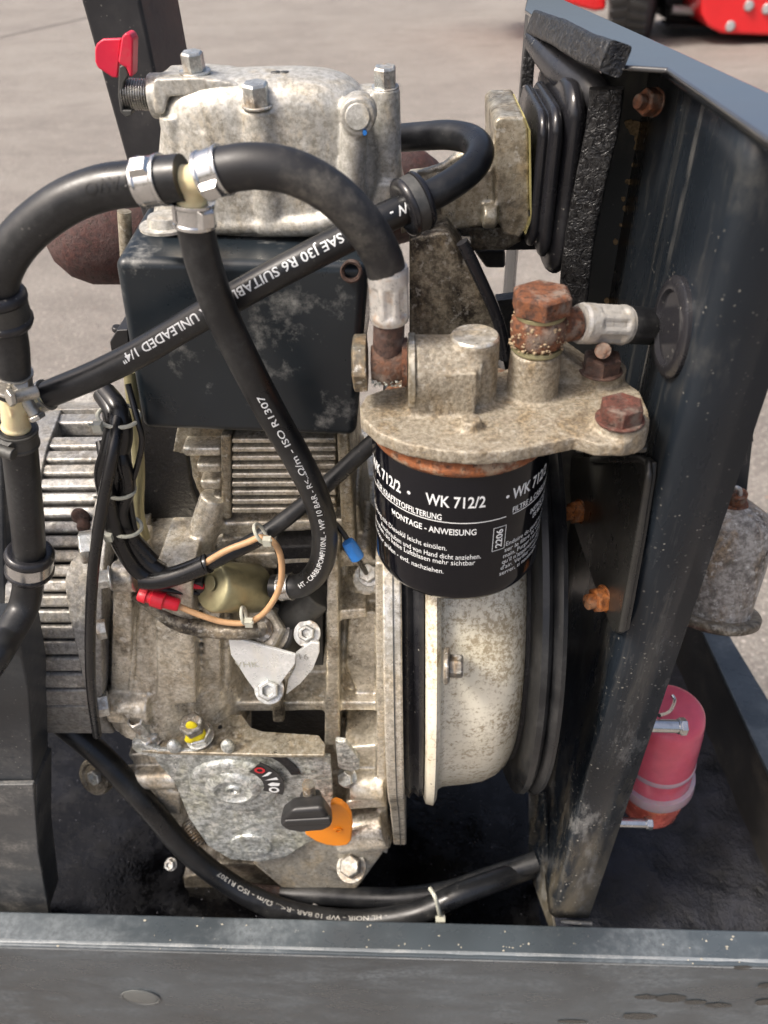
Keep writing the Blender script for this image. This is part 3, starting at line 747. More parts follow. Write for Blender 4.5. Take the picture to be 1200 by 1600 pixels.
# ---- intake manifold to the right, with gasket and black duct boot
b = new()
slab(b, [(772, 192), (782, 183), (820, 182), (826, 200), (828, 352), (812, 372), (786, 366), (774, 330)], .405, .06)
slab(b, [(690, 300), (775, 262), (778, 352), (690, 362)], .41, .05)
slab(b, [(640, 290), (700, 283), (775, 255), (775, 350), (680, 352), (625, 366)], .425, .03)
tube(b, [P(655, 285, y=.42), P(700, 270, y=.42), P(742, 235, y=.42), P(775, 232, y=.42)], .006, 12)
for q in ((762, 338), (742, 250)): cyl(b, P(q[0]-8, q[1], y=.405), P(q[0]+14, q[1], y=.405), .006, seg=16)
part('intake_manifold', b, 'alu_brown', en, cast=.0011, sm=4)
b = new(); slab(b, [(819, 184), (821, 184), (829, 204), (831, 340), (822, 366), (820, 366), (829, 338), (827, 206)], .402, .05); part('gasket', b, 'gasket', en)
b = new()
slab(b, [(690, 352), (815, 355), (815, 378), (790, 392), (740, 392), (700, 380)], .42, .05)
part('lower_port', b, 'alu_dark', en, cast=.0012, sm=4)
bolt(en, P(716, 380, y=.415), Vector((1, -.2, 0)), .0050, .006, .0065, 'bolt_dark', rot=.5)
bolt(en, P(755, 258, y=.40), Vector((-.7, -.5, .3)), .0028, .003, .0034, 'bolt_dark', socket=True)
b = new()
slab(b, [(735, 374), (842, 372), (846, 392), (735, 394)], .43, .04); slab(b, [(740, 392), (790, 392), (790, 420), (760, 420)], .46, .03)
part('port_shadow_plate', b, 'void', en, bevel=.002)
# boot
bt = thing('air_duct_boot', 'shiny black moulded air duct boot between the intake manifold and the bulkhead', 'duct', P(850, 350, y=.42))
def duct(name, secs, par, mat='rubber_gloss', rc=.012, back=.075):
    """rounded rectangular duct lofted along X; secs = (x, ynear, ztop, zbot)"""
    b = new(); rows = []
    for x, yn, zt_, zb_ in secs:
        ym, zm = yn+back/2, (zt_+zb_)/2; hy, hz = back/2, (zt_-zb_)/2; row = []
        for (sy, sz, a0) in ((-1, 1, 90), (-1, -1, 180), (1, -1, 270), (1, 1, 0)):
            for k in range(9):
                a = math.radians(a0+90*k/8); row.append(b.verts.new(W(x, ym+sy*(hy-rc)+rc*math.cos(a), zm+sz*(hz-rc)+rc*math.sin(a))))
        rows.append(row)
    n = len(rows[0])
    for A_, B2 in zip(rows, rows[1:]):
        for k in range(n): b.faces.new((A_[k], A_[(k+1) % n], B2[(k+1) % n], B2[k]))
    b.faces.new(rows[0]); b.faces.new(rows[-1][::-1])
    return part(name, b, mat, par, sub=1, ang=180)
x0 = P(832, 290, y=.402).x; zz = lambda py, y: P(840, py, y=y).z-H
T1, B1 = zz(186, .402), zz(384, .402); T2, B2_ = zz(186, .40), zz(405, .40)
duct('bellows', [(x0, .404, T1, B1), (x0+.0004, .4015, T1+.002, B1-.003), (x0+.0042, .4005, T1+.003, B1-.004), (x0+.0050, .4020, T1, B1-.001), (x0+.0060, .4020, T1, B1-.001),
     (x0+.0066, .3995, T2+.004, B2_-.002), (x0+.0110, .3990, T2+.004, B2_-.003), (x0+.0120, .4015, T2, B2_), (x0+.0135, .4020, T2, B2_)], bt)
T3, B3 = zz(140, .41), zz(432, .405)
duct('flange', [(x0+.0115, .412, T3-.006, B3+.006), (x0+.0122, .4060, T3, B3), (x0+.0150, .4020, T3+.003, B3-.002), (x0+.0190, .4010, T3+.003, B3-.003), (x0+.0225, .4040, T3, B3-.001),
     (x0+.0235, .4060, T3-.004, B3), (x0+.0250, .4050, T3-.003, B3-.002), (x0+.0290, .4030, T3-.004, B3-.004), (x0+.0320, .4060, T3-.008, B3), (x0+.0330, .412, T3-.012, B3+.004)], bt, rc=.016, back=.09)
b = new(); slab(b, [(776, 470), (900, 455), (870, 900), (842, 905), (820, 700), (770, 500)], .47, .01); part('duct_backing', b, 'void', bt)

# ---- air shroud above the flywheel (dirty trapezoid)
b = new()
slab(b, [(640, 372), (700, 362), (716, 385), (742, 430), (776, 500), (790, 560), (700, 600), (640, 600)], .385, .05)
part('air_shroud', b, 'alu_dark', en, cast=.0014, sm=3)
b = new(); tube(b, spline([P(722, 378, y=.382), P(745, 425, y=.382), P(778, 500, y=.382), P(790, 560, y=.382)]), .0032, 12); part('shroud_edge', b, 'rubber_gloss', en)

# ---- flywheel housing : drum turned about the crank axis
YC_, ZC_ = .417, -.40
def AX(x): return W(x, YC_, ZC_)
b = new()
lathe(b, AX(.0080), Xv, [(0, .150), (0, .1655), (.0015, .169), (.006, .170), (.0080, .167), (.0088, .1605), (.0125, .1580), (.030, .1562), (.040, .1545), (.048, .1508), (.0545, .1450), (.059, .1370), (.062, .1260), (.063, .1)], 96)
# flat-bottom: squash everything below
for v in b.verts:
    zz = v.co.z-H
    if zz < -.538 and v.co.x > .0165: v.co.z = H-.538-(.0 if zz > -.545 else .002*((-.545-zz)*10))
part('flywheel_housing', b, 'cream', en, bevel=.0, ang=55)
b = new()
lathe(b, AX(-.0045), Xv, [(0, .150), (0, .163), (.003, .1655), (.0045, .163), (.006, .1615), (.009, .1645), (.0118, .1635), (.0122, .150)], 96)
part('black_seal_ring', b, 'rubber_gloss', en)
b = new(); c = P(697, 1040, y=.262)
c = P(694, 1040, y=.2600); ax = Vector((.9, -.35, .2)).normalized()
bolt(en, c, Vector((1, -.1, .05)), .0062, .007, .0100, 'bolt_dark', rot=.4, wh=.003)
# duct ring against bulkhead
dr = thing('fan_duct_ring', 'large black rubber ring sealing the cream fan housing to the bulkhead', 'seal ring', AX(.08))
b = new()
lathe(b, AX(.0680), Xv, [(0, .135), (.001, .158), (.003, .1620), (.0065, .1625), (.0085, .1605), (.0095, .158), (.0115, .1615), (.014, .1630), (.0165, .162), (.0175, .158), (.018, .135)], 96)
part('ring', b, 'rubber', dr)
b = new(); lathe(b, AX(.062), Xv, [(0, .125), (.004, .140), (.020, .140), (.022, .13)], 64); part('inner_sleeve', b, 'void', dr)

# ---- crankcase rear flange plate (round plate, squarer at the bottom)
b = new(); pts = []
for k in range(49):
    a = math.radians(215-250*k/48); pts.append((YC_+.168*math.cos(a), ZC_+.168*math.sin(a)))
pts = [(y, z) for y, z in pts if z > -.50 or y > YC_]
pts = [(YC_+.17*math.cos(a), ZC_+.17*math.sin(a)) for a in [math.radians(210-220*k/40) for k in range(41)]]
pts += [(YC_+.16, -.60), (.318, -.612), (.300, -.60), (.292, -.56)]
prism(b, [W(-.0150, y, z) for y, z in pts], Vector((.0105, 0, 0)))
part('rear_plate', b, 'alu', en, bevel=.0015, label='round machined rear plate of the crankcase')
b = new(); prism(b, [W(-.0095, YC_+(y-YC_)*1.0012-.0003, ZC_+(z-ZC_)*1.0012) for y, z in pts], Vector((.0007, 0, 0))); part('plate_gasket', b, 'iron', en)

# ---- crankcase casting
yk = .338
b = new()
slab(b, [(150, 905), (175, 888), (260, 884), (352, 885), (352, 1110), (300, 1122), (205, 1115), (150, 1080)], .352, .16)      # left bulge
slab(b, [(178, 884), (206, 880), (206, 1110), (170, 1108)], .345, .05)
slab(b, [(352, 880), (598, 868), (603, 1040), (606, 1332), (470, 1390), (290, 1395), (280, 1180), (352, 1110)], .366, .15)    # core
cyl(b, P(230, 892, y=.372), P(255, 1105, y=.345), .034, .038, 40)          # round left shoulder
cyl(b, P(300, 885, y=.375), P(322, 1110, y=.352), .032, .034, 40)
# top ledge and cylinder foot
slab(b, [(340, 868), (575, 860), (590, 885), (345, 892)], .352, .05)
slab(b, [(345, 800), (560, 790), (572, 870), (350, 880)], .368, .08)
slab(b, [(345, 818), (545, 812), (548, 828), (345, 836)], .358, .03)
# ribs
slab(b, [(511, 880), (528, 880), (531, 1165), (507, 1165)], .334, .04)
slab(b, [(352, 1098), (604, 1098), (604, 1110), (352, 1112)], .338, .04)
slab(b, [(530, 955), (572, 952), (574, 966), (530, 970)], .338, .04)
slab(b, [(430, 1098), (512, 1094), (512, 1160), (430, 1160)], .352, .02)
# convex pockets
ball(b, P(562, 1030, y=.372), .030, (.62, .75, 1.5)); ball(b, P(575, 900, y=.366), .016, (1, .8, 1.2))
ball(b, P(552, 1150, y=.358), .020, (.9, .9, 1.2))
slab(b, [(538, 1170), (600, 1165), (603, 1235), (540, 1245)], .322, .05)
cyl(b, P(548, 1225, y=.314), P(600, 1225, y=.314), .012, seg=24)
cyl(b, P(530, 1300, y=.308), P(604, 1290, y=.308), .017, seg=28)
slab(b, [(415, 1300), (604, 1318), (598, 1335), (556, 1392), (440, 1388), (395, 1350)], .306, .08)
# end cover lug, left bottom
cyl(b, P(176, 1098, y=.322), P(240, 1102, y=.320), .0135, seg=28)
cyl(b, P(178, 900, y=.326), P(215, 901, y=.326), .0095, seg=24)
slab(b, [(200, 1180), (290, 1170), (300, 1260), (285, 1300), (240, 1250), (215, 1205)], .335, .06)
cyl(b, P(188, 1215, y=.33), P(280, 1212, y=.33), .010, seg=20)
slab(b, [(240, 1235), (282, 1240), (282, 1275), (255, 1270)], .322, .03)
# more cast features
cyl(b, P(335, 775, y=.362), P(300, 890, y=.350), .0085, .0105, 28)
slab(b, [(240, 893), (300, 893), (306, 1100), (246, 1104)], .319, .05)
slab(b, [(177, 905), (207, 903), (204, 1088), (172, 1080)], .322, .05)
slab(b, [(315, 905), (345, 905), (345, 1092), (318, 1096)], .332, .04)
slab(b, [(545, 960), (592, 955), (596, 1090), (560, 1090), (540, 1040)], .347, .03)
cyl(b, P(576, 890, y=.372), P(576, 905, y=.350), .011, seg=24)
slab(b, [(586, 880), (600, 880), (606, 1335), (590, 1330)], .312, .04)
slab(b, [(205, 1112), (260, 1110), (300, 1125), (250, 1140), (210, 1132)], .322, .03)
slab(b, [(540, 1255), (600, 1250), (604, 1262), (540, 1266)], .306, .03)
part('crankcase', b, 'alu', en, cast=.0013, sm=4)
b = new(); slab(b, [(392, 1108), (510, 1108), (510, 1160), (392, 1160)], .344, .02); part('gap_shade_slab', b, 'void', en, bevel=.002)  # dark slab painting the shade of the gap above the control plate
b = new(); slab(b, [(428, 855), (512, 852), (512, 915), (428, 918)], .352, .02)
part('gap_shade_slab', b, 'void', en, bevel=.002)  # dark slab painting the shade of the pocket below the barrel
b = new(); slab(b, [(524, 1158), (540, 1160), (562, 1188), (562, 1202), (548, 1206), (528, 1200)], .306, .004); part('lower_bracket', b, 'zinc', en, bevel=.0008)
b = new(); slab(b, [(424, 1095), (440, 1093), (444, 1130), (426, 1130)], .330, .02); part('drip_rib', b, 'alu_dark', en, bevel=.002)
# heavy vertical rib on the left bulge
b = new()
tube(b, spline([P(206, 900, y=.338), P(208, 1000, y=.328), P(205, 1090, y=.322)]), .0026, 12)
tube(b, spline([P(352, 905, y=.345), P(354, 1000, y=.342), P(352, 1100, y=.340)]), .0042, 12)
part('casting_rib', b, 'alu', en)
# cylinder barrel with cooling fins
b = new()
slab(b, [(278, 660), (545, 650), (556, 805), (345, 805), (318, 790), (300, 745), (296, 712), (270, 706)], .372, .09)
slab(b, [(344, 680), (361, 680), (361, 812), (346, 812)], .357, .03)
part('cylinder_barrel', b, 'alu_brown', en, cast=.0013, sm=3)
for k in range(9):
    py = 686+k*13.6
    b = new(); slab(b, [(362, py), (524, py-1), (526, py+6.6), (362, py+7.6)], .3570, .02)
    part('cooling_fin', b, 'alu', en, bevel=.0011, bseg=3)
for k in range(5):
    py = 700+k*26; dx = [0, 22, 28, 30, 34][k]
    b = new(); slab(b, [(283+dx, py), (346, py), (346, py+14), (287+dx, py+14)], .360, .02)
    part('cooling_fin', b, 'alu', en, bevel=.0020, bseg=3)
b = new(); slab(b, [(526, 676), (545, 676), (558, 880), (536, 880)], .352, .03); part('barrel_flange', b, 'alu_brown', en, bevel=.002)
# black gap / dark cheek left of the barrel
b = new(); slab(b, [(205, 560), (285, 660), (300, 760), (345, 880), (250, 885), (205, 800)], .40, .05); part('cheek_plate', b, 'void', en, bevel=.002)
# side plug of the crankcase at the left bottom
b = new(); c = P(150, 1213, y=.33); ax = Vector((-.35, -.8, .45)).normalized()
lathe(b, c, ax, [(-.012, .0145), (0, .0155), (.003, .0145), (.003, .012), (.001, .011), (.001, .007), (.004, .0065), (.004, 0)], 36)
part('drain_flange', b, 'alu_dark', en, label='round oily flange at the left foot of the engine')
bolt(en, P(150, 1213, y=.327), ax, .0062, .004, None, 'bolt', socket=True)
# crankcase bolts
for (px, py, yy, ax, r, h, wr, mt, so) in (
    (174, 903, .318, (-1, -.35, .1), .0055, .007, .0075, 'bolt', False),
    (166, 982, .320, (-1, -.35, .1), .0065, .006, None, 'bolt', False),
    (170, 1098, .312, (-1, -.35, .1), .0085, .008, None, 'bolt', False),
    (152, 852, .312, (-1, -.35, .1), .0095, .008, .011, 'bolt', False),
    (578, 895, .352, (-.2, -.7, .7), .0064, .006, .0088, 'bolt', False),
    (543, 1214, .311, (-.3, -.7, .65), .0062, .006, .008, 'bolt', False),
    (549, 1355, .300, (-.1, -.35, .93), .0090, .010, .0125, 'bolt_dark', False),
    (268, 1350, .318, (-.2, -.6, .75), .0050, .004, .0058, 'bolt', True),
):
    bolt(en, P(px, py, y=yy), Vector(ax), r, h, wr, mt, socket=so)
# oil pipe fitting, big nut and injector pump
b = new(); c = P(416, 985, y=.335); ax = Vector((-.1, -.62, .78)).normalized()
cyl(b, c-ax*.03, c+ax*.002, .019, seg=36, ch=.001)
pm = part('injection_pump_body', b, 'iron', en, cast=None)
b = new(); hexb(b, c+ax*.002, ax, .0150, .010, wr=.0165, rot=.5); part('pump_nut', b, 'alu', pm, bevel=.0005)
b = new(); lathe(b, c+ax*.012, ax, [(0, .0085), (.004, .0085), (.0045, .0055), (.001, .005), (.001, 0)], 24); part('pump_bore', b, 'bolt_dark', pm)
b = new(); cyl(b, P(455, 965, y=.345), P(500, 925, y=.345), .012, seg=24, ch=.001); slab(b, [(440, 930), (505, 930), (505, 1040), (470, 1040), (440, 1000)], .348, .03)
part('pump_flange', b, 'iron', pm, bevel=.002)
bolt(en, P(480, 990, y=.328), Vector((0, -.62, .78)), .0056, .0050, .0088, 'bolt', socket=True)
# feed pipe into the pump: dark steel pipe with elbow
b = new(); tube(b, hose_path([(214, 925, .325), (245, 950, .322), (280, 974, .318), (330, 984, .316), (372, 987, .315), (402, 984, .318)]), .0052, 16)
part('steel_feed_pipe', b, 'alu_dark', en)
# polished zinc stop plate
b = new()
slab(b, [(357, 1001), (371, 998), (462, 1024), (461, 1038), (440, 1066), (428, 1092), (414, 1096), (402, 1085), (384, 1060), (368, 1034), (361, 1024)], .3145, .0022)
part('zinc_stop_plate', b, 'zinc_clean', en, bevel=.0006, label='bright zinc plated stop plate')
b = new()
slab(b, [(462, 1022), (486, 1004), (499, 1006), (499, 1020), (489, 1046), (470, 1068), (447, 1086), (450, 1064), (461, 1042)], .3195, .0022)
part('zinc_bracket', b, 'zinc_clean', en, bevel=.0006)
bolt(en, P(421, 1077, y=.3135), Vector((0, -.72, .69)), .0072, .0055, .0100, 'bolt', socket=True)
ipl = P(478, 1030, y=.3194)
b = text_bm('16', lambda u, v: ipl+Vector((u, 0, v))+Vector((-.004, -.0002, 0)), None, .0055); part('stamped_number', b, 'grey_ink', en)
ipl2 = P(378, 1042, y=.3144)
b = text_bm('VHK', lambda u, v: ipl2+Vector((u, 0, v))+Vector((-.004, -.0002, 0)), None, .0055); part('stamped_letters', b, 'tie', en)

# ---- exhaust silencer behind
sl = thing('exhaust_silencer', 'rust brown exhaust silencer lying behind the cylinder head', 'silencer', P(300, 350, y=.56))
b = new(); q0, q1 = P(142, 374, y=.50), P(650, 300, y=.60); axs = q1-q0; L = axs.length
lathe(b, q0, axs, [(-.028, 0), (-.026, .010), (-.018, .021), (-.006, .028), (.012, .031), (.04, .032), (L-.03, .036), (L, .033), (L+.015, .022), (L+.022, .008), (L+.023, 0)], 40)
part('silencer_body', b, 'silencer', sl)
b = new(); cyl(b, q0+axs*.30, q0+axs*.305, .0345, seg=40); part('weld_seam', b, 'silencer', sl)

# ---- black box cover in front of the cylinder head
cb = thing('cover_box', 'black dusty sheet metal box cover below the rocker cover', 'cover', P(370, 680, y=.345))
yb_ = .345
TL, TR, BR, BL = P(177, 405, y=yb_), P(575, 414, y=yb_), P(556, 684, y=yb_), P(222, 672, y=yb_)
TLb, TRb = P(215, 336, z=(TL.z-H)), P(600, 366, z=(TR.z-H))
b = new()
back = [TLb+Vector((0, .02, 0)), TRb+Vector((0, .02, 0)), BR+Vector((0, .075, 0)), BL+Vector((0, .075, 0))]
vs = [b.verts.new(p) for p in (TL, TR, BR, BL, *back)]
for f in ((0, 1, 2, 3), (7, 6, 5, 4), (0, 4, 5, 1), (1, 5, 6, 2), (2, 6, 7, 3), (3, 7, 4, 0)): b.faces.new([vs[k] for k in f])
part('box_shell', b, 'paint_box', cb, bevel=.005, bseg=5)
b = new(); q = P(549, 424, y=yb_-.001); lathe(b, q, Vector((0, -1, .2)), [(-.004, .0048), (.0012, .0052), (.0016, .0045), (.001, .0035), (-.004, .003)], 20); part('drain_hole', b, 'rust_dark', cb)
b = new(); slab(b, [(171, 535), (182, 516), (200, 515), (203, 552), (174, 552)], .36, .02); cyl(b, P(184, 518, y=.365), P(184, 510, y=.365), .003, seg=12)
part('black_knob', b, 'black_plastic', cb, bevel=.001)
b = new(); cyl(b, P(222, 345, y=.365), P(285, 352, y=.365), .004, seg=14); b.free()
b = new(); c = P(262, 352, y=.345); lathe(b, c-Zv*.0005, Zv, [(0, .0125), (.0012, .0125), (.0014, .009), (.005, .008), (.006, 0)], 28); part('mounting_foot', b, 'alu_top', cb)

# ---- alternator end cover with cooling bars
al = thing('alternator', 'grey slotted alternator end cover at the left of the engine', 'alternator', W(-.24, .435, -.53))
AC = W(0, .435, -.413); AR = .122
def aAX(x): return Vector((x, AC.y, AC.z))
b = new(); lathe(b, aAX(-.36), Xv, [(0, .05), (0, .108), (.15, .108), (.15, .05)], 64); part('stator_core', b, 'void', al)
def on_drum(px, py, r=AR):
    """point where the pixel ray meets the drum about the alternator axis"""
    d = ray(px, py); o = CAM-AC; A2 = d.y*d.y+d.z*d.z; B2 = 2*(o.y*d.y+o.z*d.z); C2 = o.y*o.y+o.z*o.z-r*r
    D2 = B2*B2-4*A2*C2; k = (-B2-math.sqrt(max(0, D2)))/(2*A2); return CAM+d*k
bars = [(62+0, 640)]
def interp(tab, y):
    for (y0, v0), (y1, v1) in zip(tab, tab[1:]):
        if y <= y1: return v0+(v1-v0)*(y-y0)/(y1-y0)
    return tab[-1][1]
Lt = [(636, 96), (700, 72), (800, 50), (900, 36), (1120, 40)]; Rt = [(636, 172), (690, 166), (760, 152), (850, 136), (880, 108), (910, 100), (960, 108), (1000, 116), (1120, 142)]
k = 0; py = 638.0
while py < 1118:
    lx, rx = interp(Lt, py), interp(Rt, py)
    hgt = 16+(py-638)*.012
    p0, p1 = on_drum(lx-30, py), on_drum(rx+6, py); p2 = on_drum(rx+6, py+hgt)
    b = new(); rad = (Vector((0, p0.y-AC.y, p0.z-AC.z))).normalized(); tg = Xv.cross(rad).normalized()
    if tg.z > 0: tg = -tg
    hh = (p2-p1).length
    A_ = p1; 
    x0, x1 = p0.x, p1.x
    prism(b, [Vector((x0, A_.y, A_.z)), Vector((x1, A_.y, A_.z)), Vector((x1, A_.y, A_.z))+tg*hh, Vector((x0, A_.y, A_.z))+tg*hh], -rad*.012)
    part('grille_bar', b, 'alu_bar', al, bevel=.0022, bseg=3)
    py += 21+(py-638)*.011; k += 1
# end frame to the right of the bars (broken outline follows the photo)
b = new()
def dpoly(pp, r0, r1):
    a = [b.verts.new(on_drum(x, y, r0)) for x, y in pp]; n = len(a)
    c = []
    for v in a:
        q = Vector((0, v.co.y-AC.y, v.co.z-AC.z)).normalized(); c.append(b.verts.new(v.co-q*(r0-r1)))
    for i in range(n-1): pass
    return a, c
def drum_strip(left, right, r0, r1, n=40):
    """curved band between two pixel polylines given as (y,x) tables"""
    y0, y1 = max(left[0][0], right[0][0]), min(left[-1][0], right[-1][0]); rows = []
    for i in range(n+1):
        y = y0+(y1-y0)*i/n; xs = [interp(left, y), interp(right, y)]; row = []
        pts = [on_drum(x, y, r0) for x in xs]
        q = Vector((0, pts[0].y-AC.y, pts[0].z-AC.z)).normalized()
        pts[1] = Vector((pts[1].x, pts[0].y, pts[0].z))
        row = [pts[0], pts[1], pts[1]-q*(r0-r1), pts[0]-q*(r0-r1)]
        rows.append([b.verts.new(p) for p in row])
    for A_, B2 in zip(rows, rows[1:]):
        for k in range(4): b.faces.new((A_[k], A_[(k+1) % 4], B2[(k+1) % 4], B2[k]))
    b.faces.new(rows[0][::-1]); b.faces.new(rows[-1])
drum_strip(Rt, [(636, 186), (700, 180), (800, 172), (900, 160), (1000, 158), (1120, 160)], AR+.002, AR-.014)
part('end_frame', b, 'alu_bar', al, bevel=.001, sub=0)
b = new(); drum_strip([(636, 40), (700, 30), (800, 18), (900, 8), (1120, 0)], [(y, x+1) for y, x in Lt], AR+.002, AR-.014)
part('end_frame', b, 'alu_bar', al, bevel=.001)
b = new(); drum_strip([(615, 60), (640, 50)], [(615, 186), (640, 186)], AR+.002, AR-.014, 6); part('top_frame', b, 'alu_bar', al, bevel=.001)
b = new(); ball(b, on_drum(126, 808), .006, (1, .6, 1.2)); ball(b, on_drum(131, 822), .0045); part('rubber_plug', b, 'rust_dark', al, cast=.0009, sm=2)
b = new(); lathe(b, aAX(-.212), Xv, [(0, .05), (0, .07), (.03, .07), (.036, .05)], 72)
part('end_flange', b, 'void', al)
b = new(); slab(b, [(160, 1125), (205, 1118), (200, 1142), (168, 1142)], .345, .03); part('foot', b, 'alu_dark', al, bevel=.002)
# ================================================================== FUEL FILTER HEAD
ZF = -.185
fh = thing('fuel_filter_manifold', 'speckled cast aluminium fuel filter head with rusty banjo fittings', 'filter manifold', P(735, 650, z=ZF))
b = new()
out = [(563, 652), (562, 634), (572, 618), (600, 608), (660, 600), (760, 590), (870, 542), (895, 548), (950, 575), (1000, 612), (1016, 650), (1015, 668), (1002, 682), (975, 694), (935, 694), (900, 684), (860, 692), (800, 704), (745, 708), (690, 704), (635, 694), (590, 676)]
plate(b, out, ZF, .0065)
# raised ring for the near bolt
c = P(968, 664, z=ZF); c2 = Vector((c.x, c.y, c.z))
cyl(b, c-Zv*.008, c+Zv*.0035, .0122, .0115, 32)
cyl(b, P(940, 590, z=ZF)-Zv*.006, P(940, 590, z=ZF)+Zv*.006, .0105, seg=28)
# web rising to the right boss
b2p = [P(868, 552, y=.335), P(872, 640, y=.300), P(960, 640, y=.305), P(985, 628, y=.325), P(930, 570, y=.345)]
w0 = P(830, 560, y=.318)
prism(b, [P(860, 540, y=.312), P(862, 645, y=.312), P(985, 642, y=.312), P(985, 628, y=.312)], Vector((0, .020, 0)))
# right boss (vertical) , tall left boss, port
yb2 = .305
def vcyl(px, p0, p1, r0, r1, yy):
    a, c = P(px, p0, y=yy), P(px, p1, y=yy); a = Vector((c.x, c.y, a.z)); cyl(b, c, a, r1, r0, 32); return a
ra = vcyl(826, 545, 655, .0112, .0122, yb2)
la = vcyl(735, 526, 655, .0108, .0112, .302)
pa, pb = P(640, 580, y=.298), P(740, 580, y=.302)
cyl(b, pa, pb, .0158, .0158, 36)
box(b, Vector((pa.x+.0003, pa.y-.013, H+ZF-.002)), Vector((pb.x, pa.y+.014, pa.z+.006)))
cyl(b, P(735, 668, z=ZF), P(735, 668, z=ZF)+Zv*.0045, .0052, .0045, 20)
part('head_casting', b, mk_cast('filter_head_cast', (.42, .375, .295), (.235, .20, .145), (.085, .065, .05), metal=.25, rough=.44, spk=.45, dirt=(.58, .8), stain=(.17, .125, .07), bumpd=.0004, scale=1.5, glint=.15), fh, cast=.0009, sm=5)
b = new(); cyl(b, la-Zv*.0008, la+Zv*.0010, .0106, .0104, 40, ch=.0006); part('boss_cap', b, 'alu', fh)
b = new(); cyl(b, pa-Xv*.0006, pa+Xv*.0025, .0166, seg=40, ch=.0004); part('port_face', b, 'alu_brown', fh)
# left banjo
ba = P(606, 566, y=.297); ax = Vector((-1, 0, 0))
b = new(); tube(b, [ba+Xv*(-.0072+.0144*k/8) for k in range(9)], lambda t: .0084-.0012*abs(2*t-1)**3, 32)
ball(b, ba-Zv*.002, .0086, (.86, 1, 1)); ban = part('banjo_body', b, mk_rust('banjo_rust', (.17, .075, .04), (.10, .065, .05), (.30, .27, .23), .55), fh, cast=.0005, sm=2)
b = new(); nk = P(609, 470, y=.297); tube(b, [ba, nk.lerp(ba, .5), nk], .0066, 24); part('banjo_neck', b, 'rust_dark', ban)
b = new()
for k in range(60):
    a = random.uniform(0, 6.28); q = ba+Vector((random.uniform(-.007, .007), -abs(math.cos(a))*.0062-.001, -.0070+random.uniform(-.0015, .0022)))
    ball(b, q, random.uniform(.0003, .0009), (1, 1, .8), 1)
part('corrosion_crust', b, simple('white_corrosion', (.5, .52, .46), .9, 0, .5, 900), ban, kind='stuff')
b = new(); hexb(b, P(574, 567, y=.297), ax, .0125, .0062, rot=.5); part('banjo_bolt', b, mk_cast('hex_grime', (.20, .19, .15), (.13, .12, .10), (.05, .045, .035), metal=.4, rough=.45), fh, bevel=.0005)
b = new(); cyl(b, P(636, 566, y=.297), P(628, 566, y=.297), .0105, seg=32); part('sealing_washer', b, 'rust', fh)
# right banjo: stacked on the boss
top = ra.copy(); z0 = top.z
cxy = lambda z: Vector((top.x, top.y, z0+z))
b = new(); lathe(b, cxy(0), Zv, [(0, .0108), (.001, .0115), (.0025, .0112)], 32); part('sealing_washer', b, 'brass', fh)
b = new(); lathe(b, cxy(.002), Zv, [(0, .0095), (.002, .0113), (.0055, .0119), (.009, .0122), (.012, .0118), (.014, .0105)], 36)
rb = part('banjo_body', b, 'rust', fh, bevel=.0002)
b = new()
for k in range(150):
    a = random.uniform(0, 6.28); z = random.uniform(.002, .0145); rr = .0116
    ball(b, cxy(z)+Vector((math.cos(a)*rr, math.sin(a)*rr, 0)), random.uniform(.0004, .0010), (1, 1, .8), 1)
part('corrosion_crust', b, simple('tan_crust', (.36, .27, .17), .9, 0, .6, 700), rb, kind='stuff')
b = new(); lathe(b, cxy(.016), Zv, [(0, .0108), (.0016, .0110), (.002, .0105)], 32); part('sealing_washer', b, 'brass', fh)
b = new(); hexb(b, cxy(.018), Zv, .0131, .0088, rot=.25); hb = part('banjo_bolt', b, 'rust', fh, bevel=.0006, label='large rusty hexagon banjo bolt')
h0 = cxy(.0095); h1 = P(903, 505, y=.309); b = new(); tube(b, [h0, h1], .0072, 24); part('banjo_neck', b, 'rust', rb)
# head mounting bolts
for (px, py, zz, r, h, lab) in ((968, 656, ZF+.004, .0092, .0075, 'near mounting bolt, rusty red'), (938, 580, ZF+.006, .0088, .0072, 'far mounting bolt, dark')):
    c = P(px, py, z=zz); b = new(); hexb(b, c, Zv, r, h, wr=r*1.12, rot=.7); part('mounting_bolt', b, mk_rust('red_rust', (.15, .048, .032), (.07, .032, .025), (.17, .145, .12), .75) if px > 950 else 'rust_dark', fh, bevel=.0006, label=lab)
b = new(); cyl(b, P(942, 548, z=ZF+.006), P(942, 548, z=ZF+.022), .0035, seg=16); part('mounting_stud', b, 'rust', fh)

# ---- canister
FC = Vector((.0243, .3030, 0)); FR = .0420
ff = thing('fuel_filter', 'glossy black spin-on fuel filter canister with white printing', 'fuel filter', (FC.x, FC.y, H-.277))
b = new(); O = Vector((FC.x, FC.y, H))
lathe(b, O, Zv, [(-.2745, 0), (-.2745, FR-.007), (-.2765, FR-.006), (-.2772, FR-.0035), (-.2760, FR-.0006), (-.2735, FR+.0004), (-.271, FR), (-.1985, FR), (-.1968, FR-.001), (-.1960, FR-.003)], 96)
part('canister', b, 'enamel', ff, ang=60)
b = new(); lathe(b, O, Zv, [(-.2005, FR-.002), (-.2005, FR+.0001), (-.1985, FR+.0011), (-.1965, FR+.0010), (-.1950, FR-.0002), (-.1925, FR-.002), (-.190, FR-.004)], 96)
part('seam_rim', b, mk_rust('rim_rust', (.38, .125, .04), (.16, .06, .03), (.42, .36, .26), .7), ff, ang=80)
def fcyl(th, z): return Vector((FC.x+(FR+.00018)*math.sin(th), FC.y-(FR+.00018)*math.cos(th), H+z))
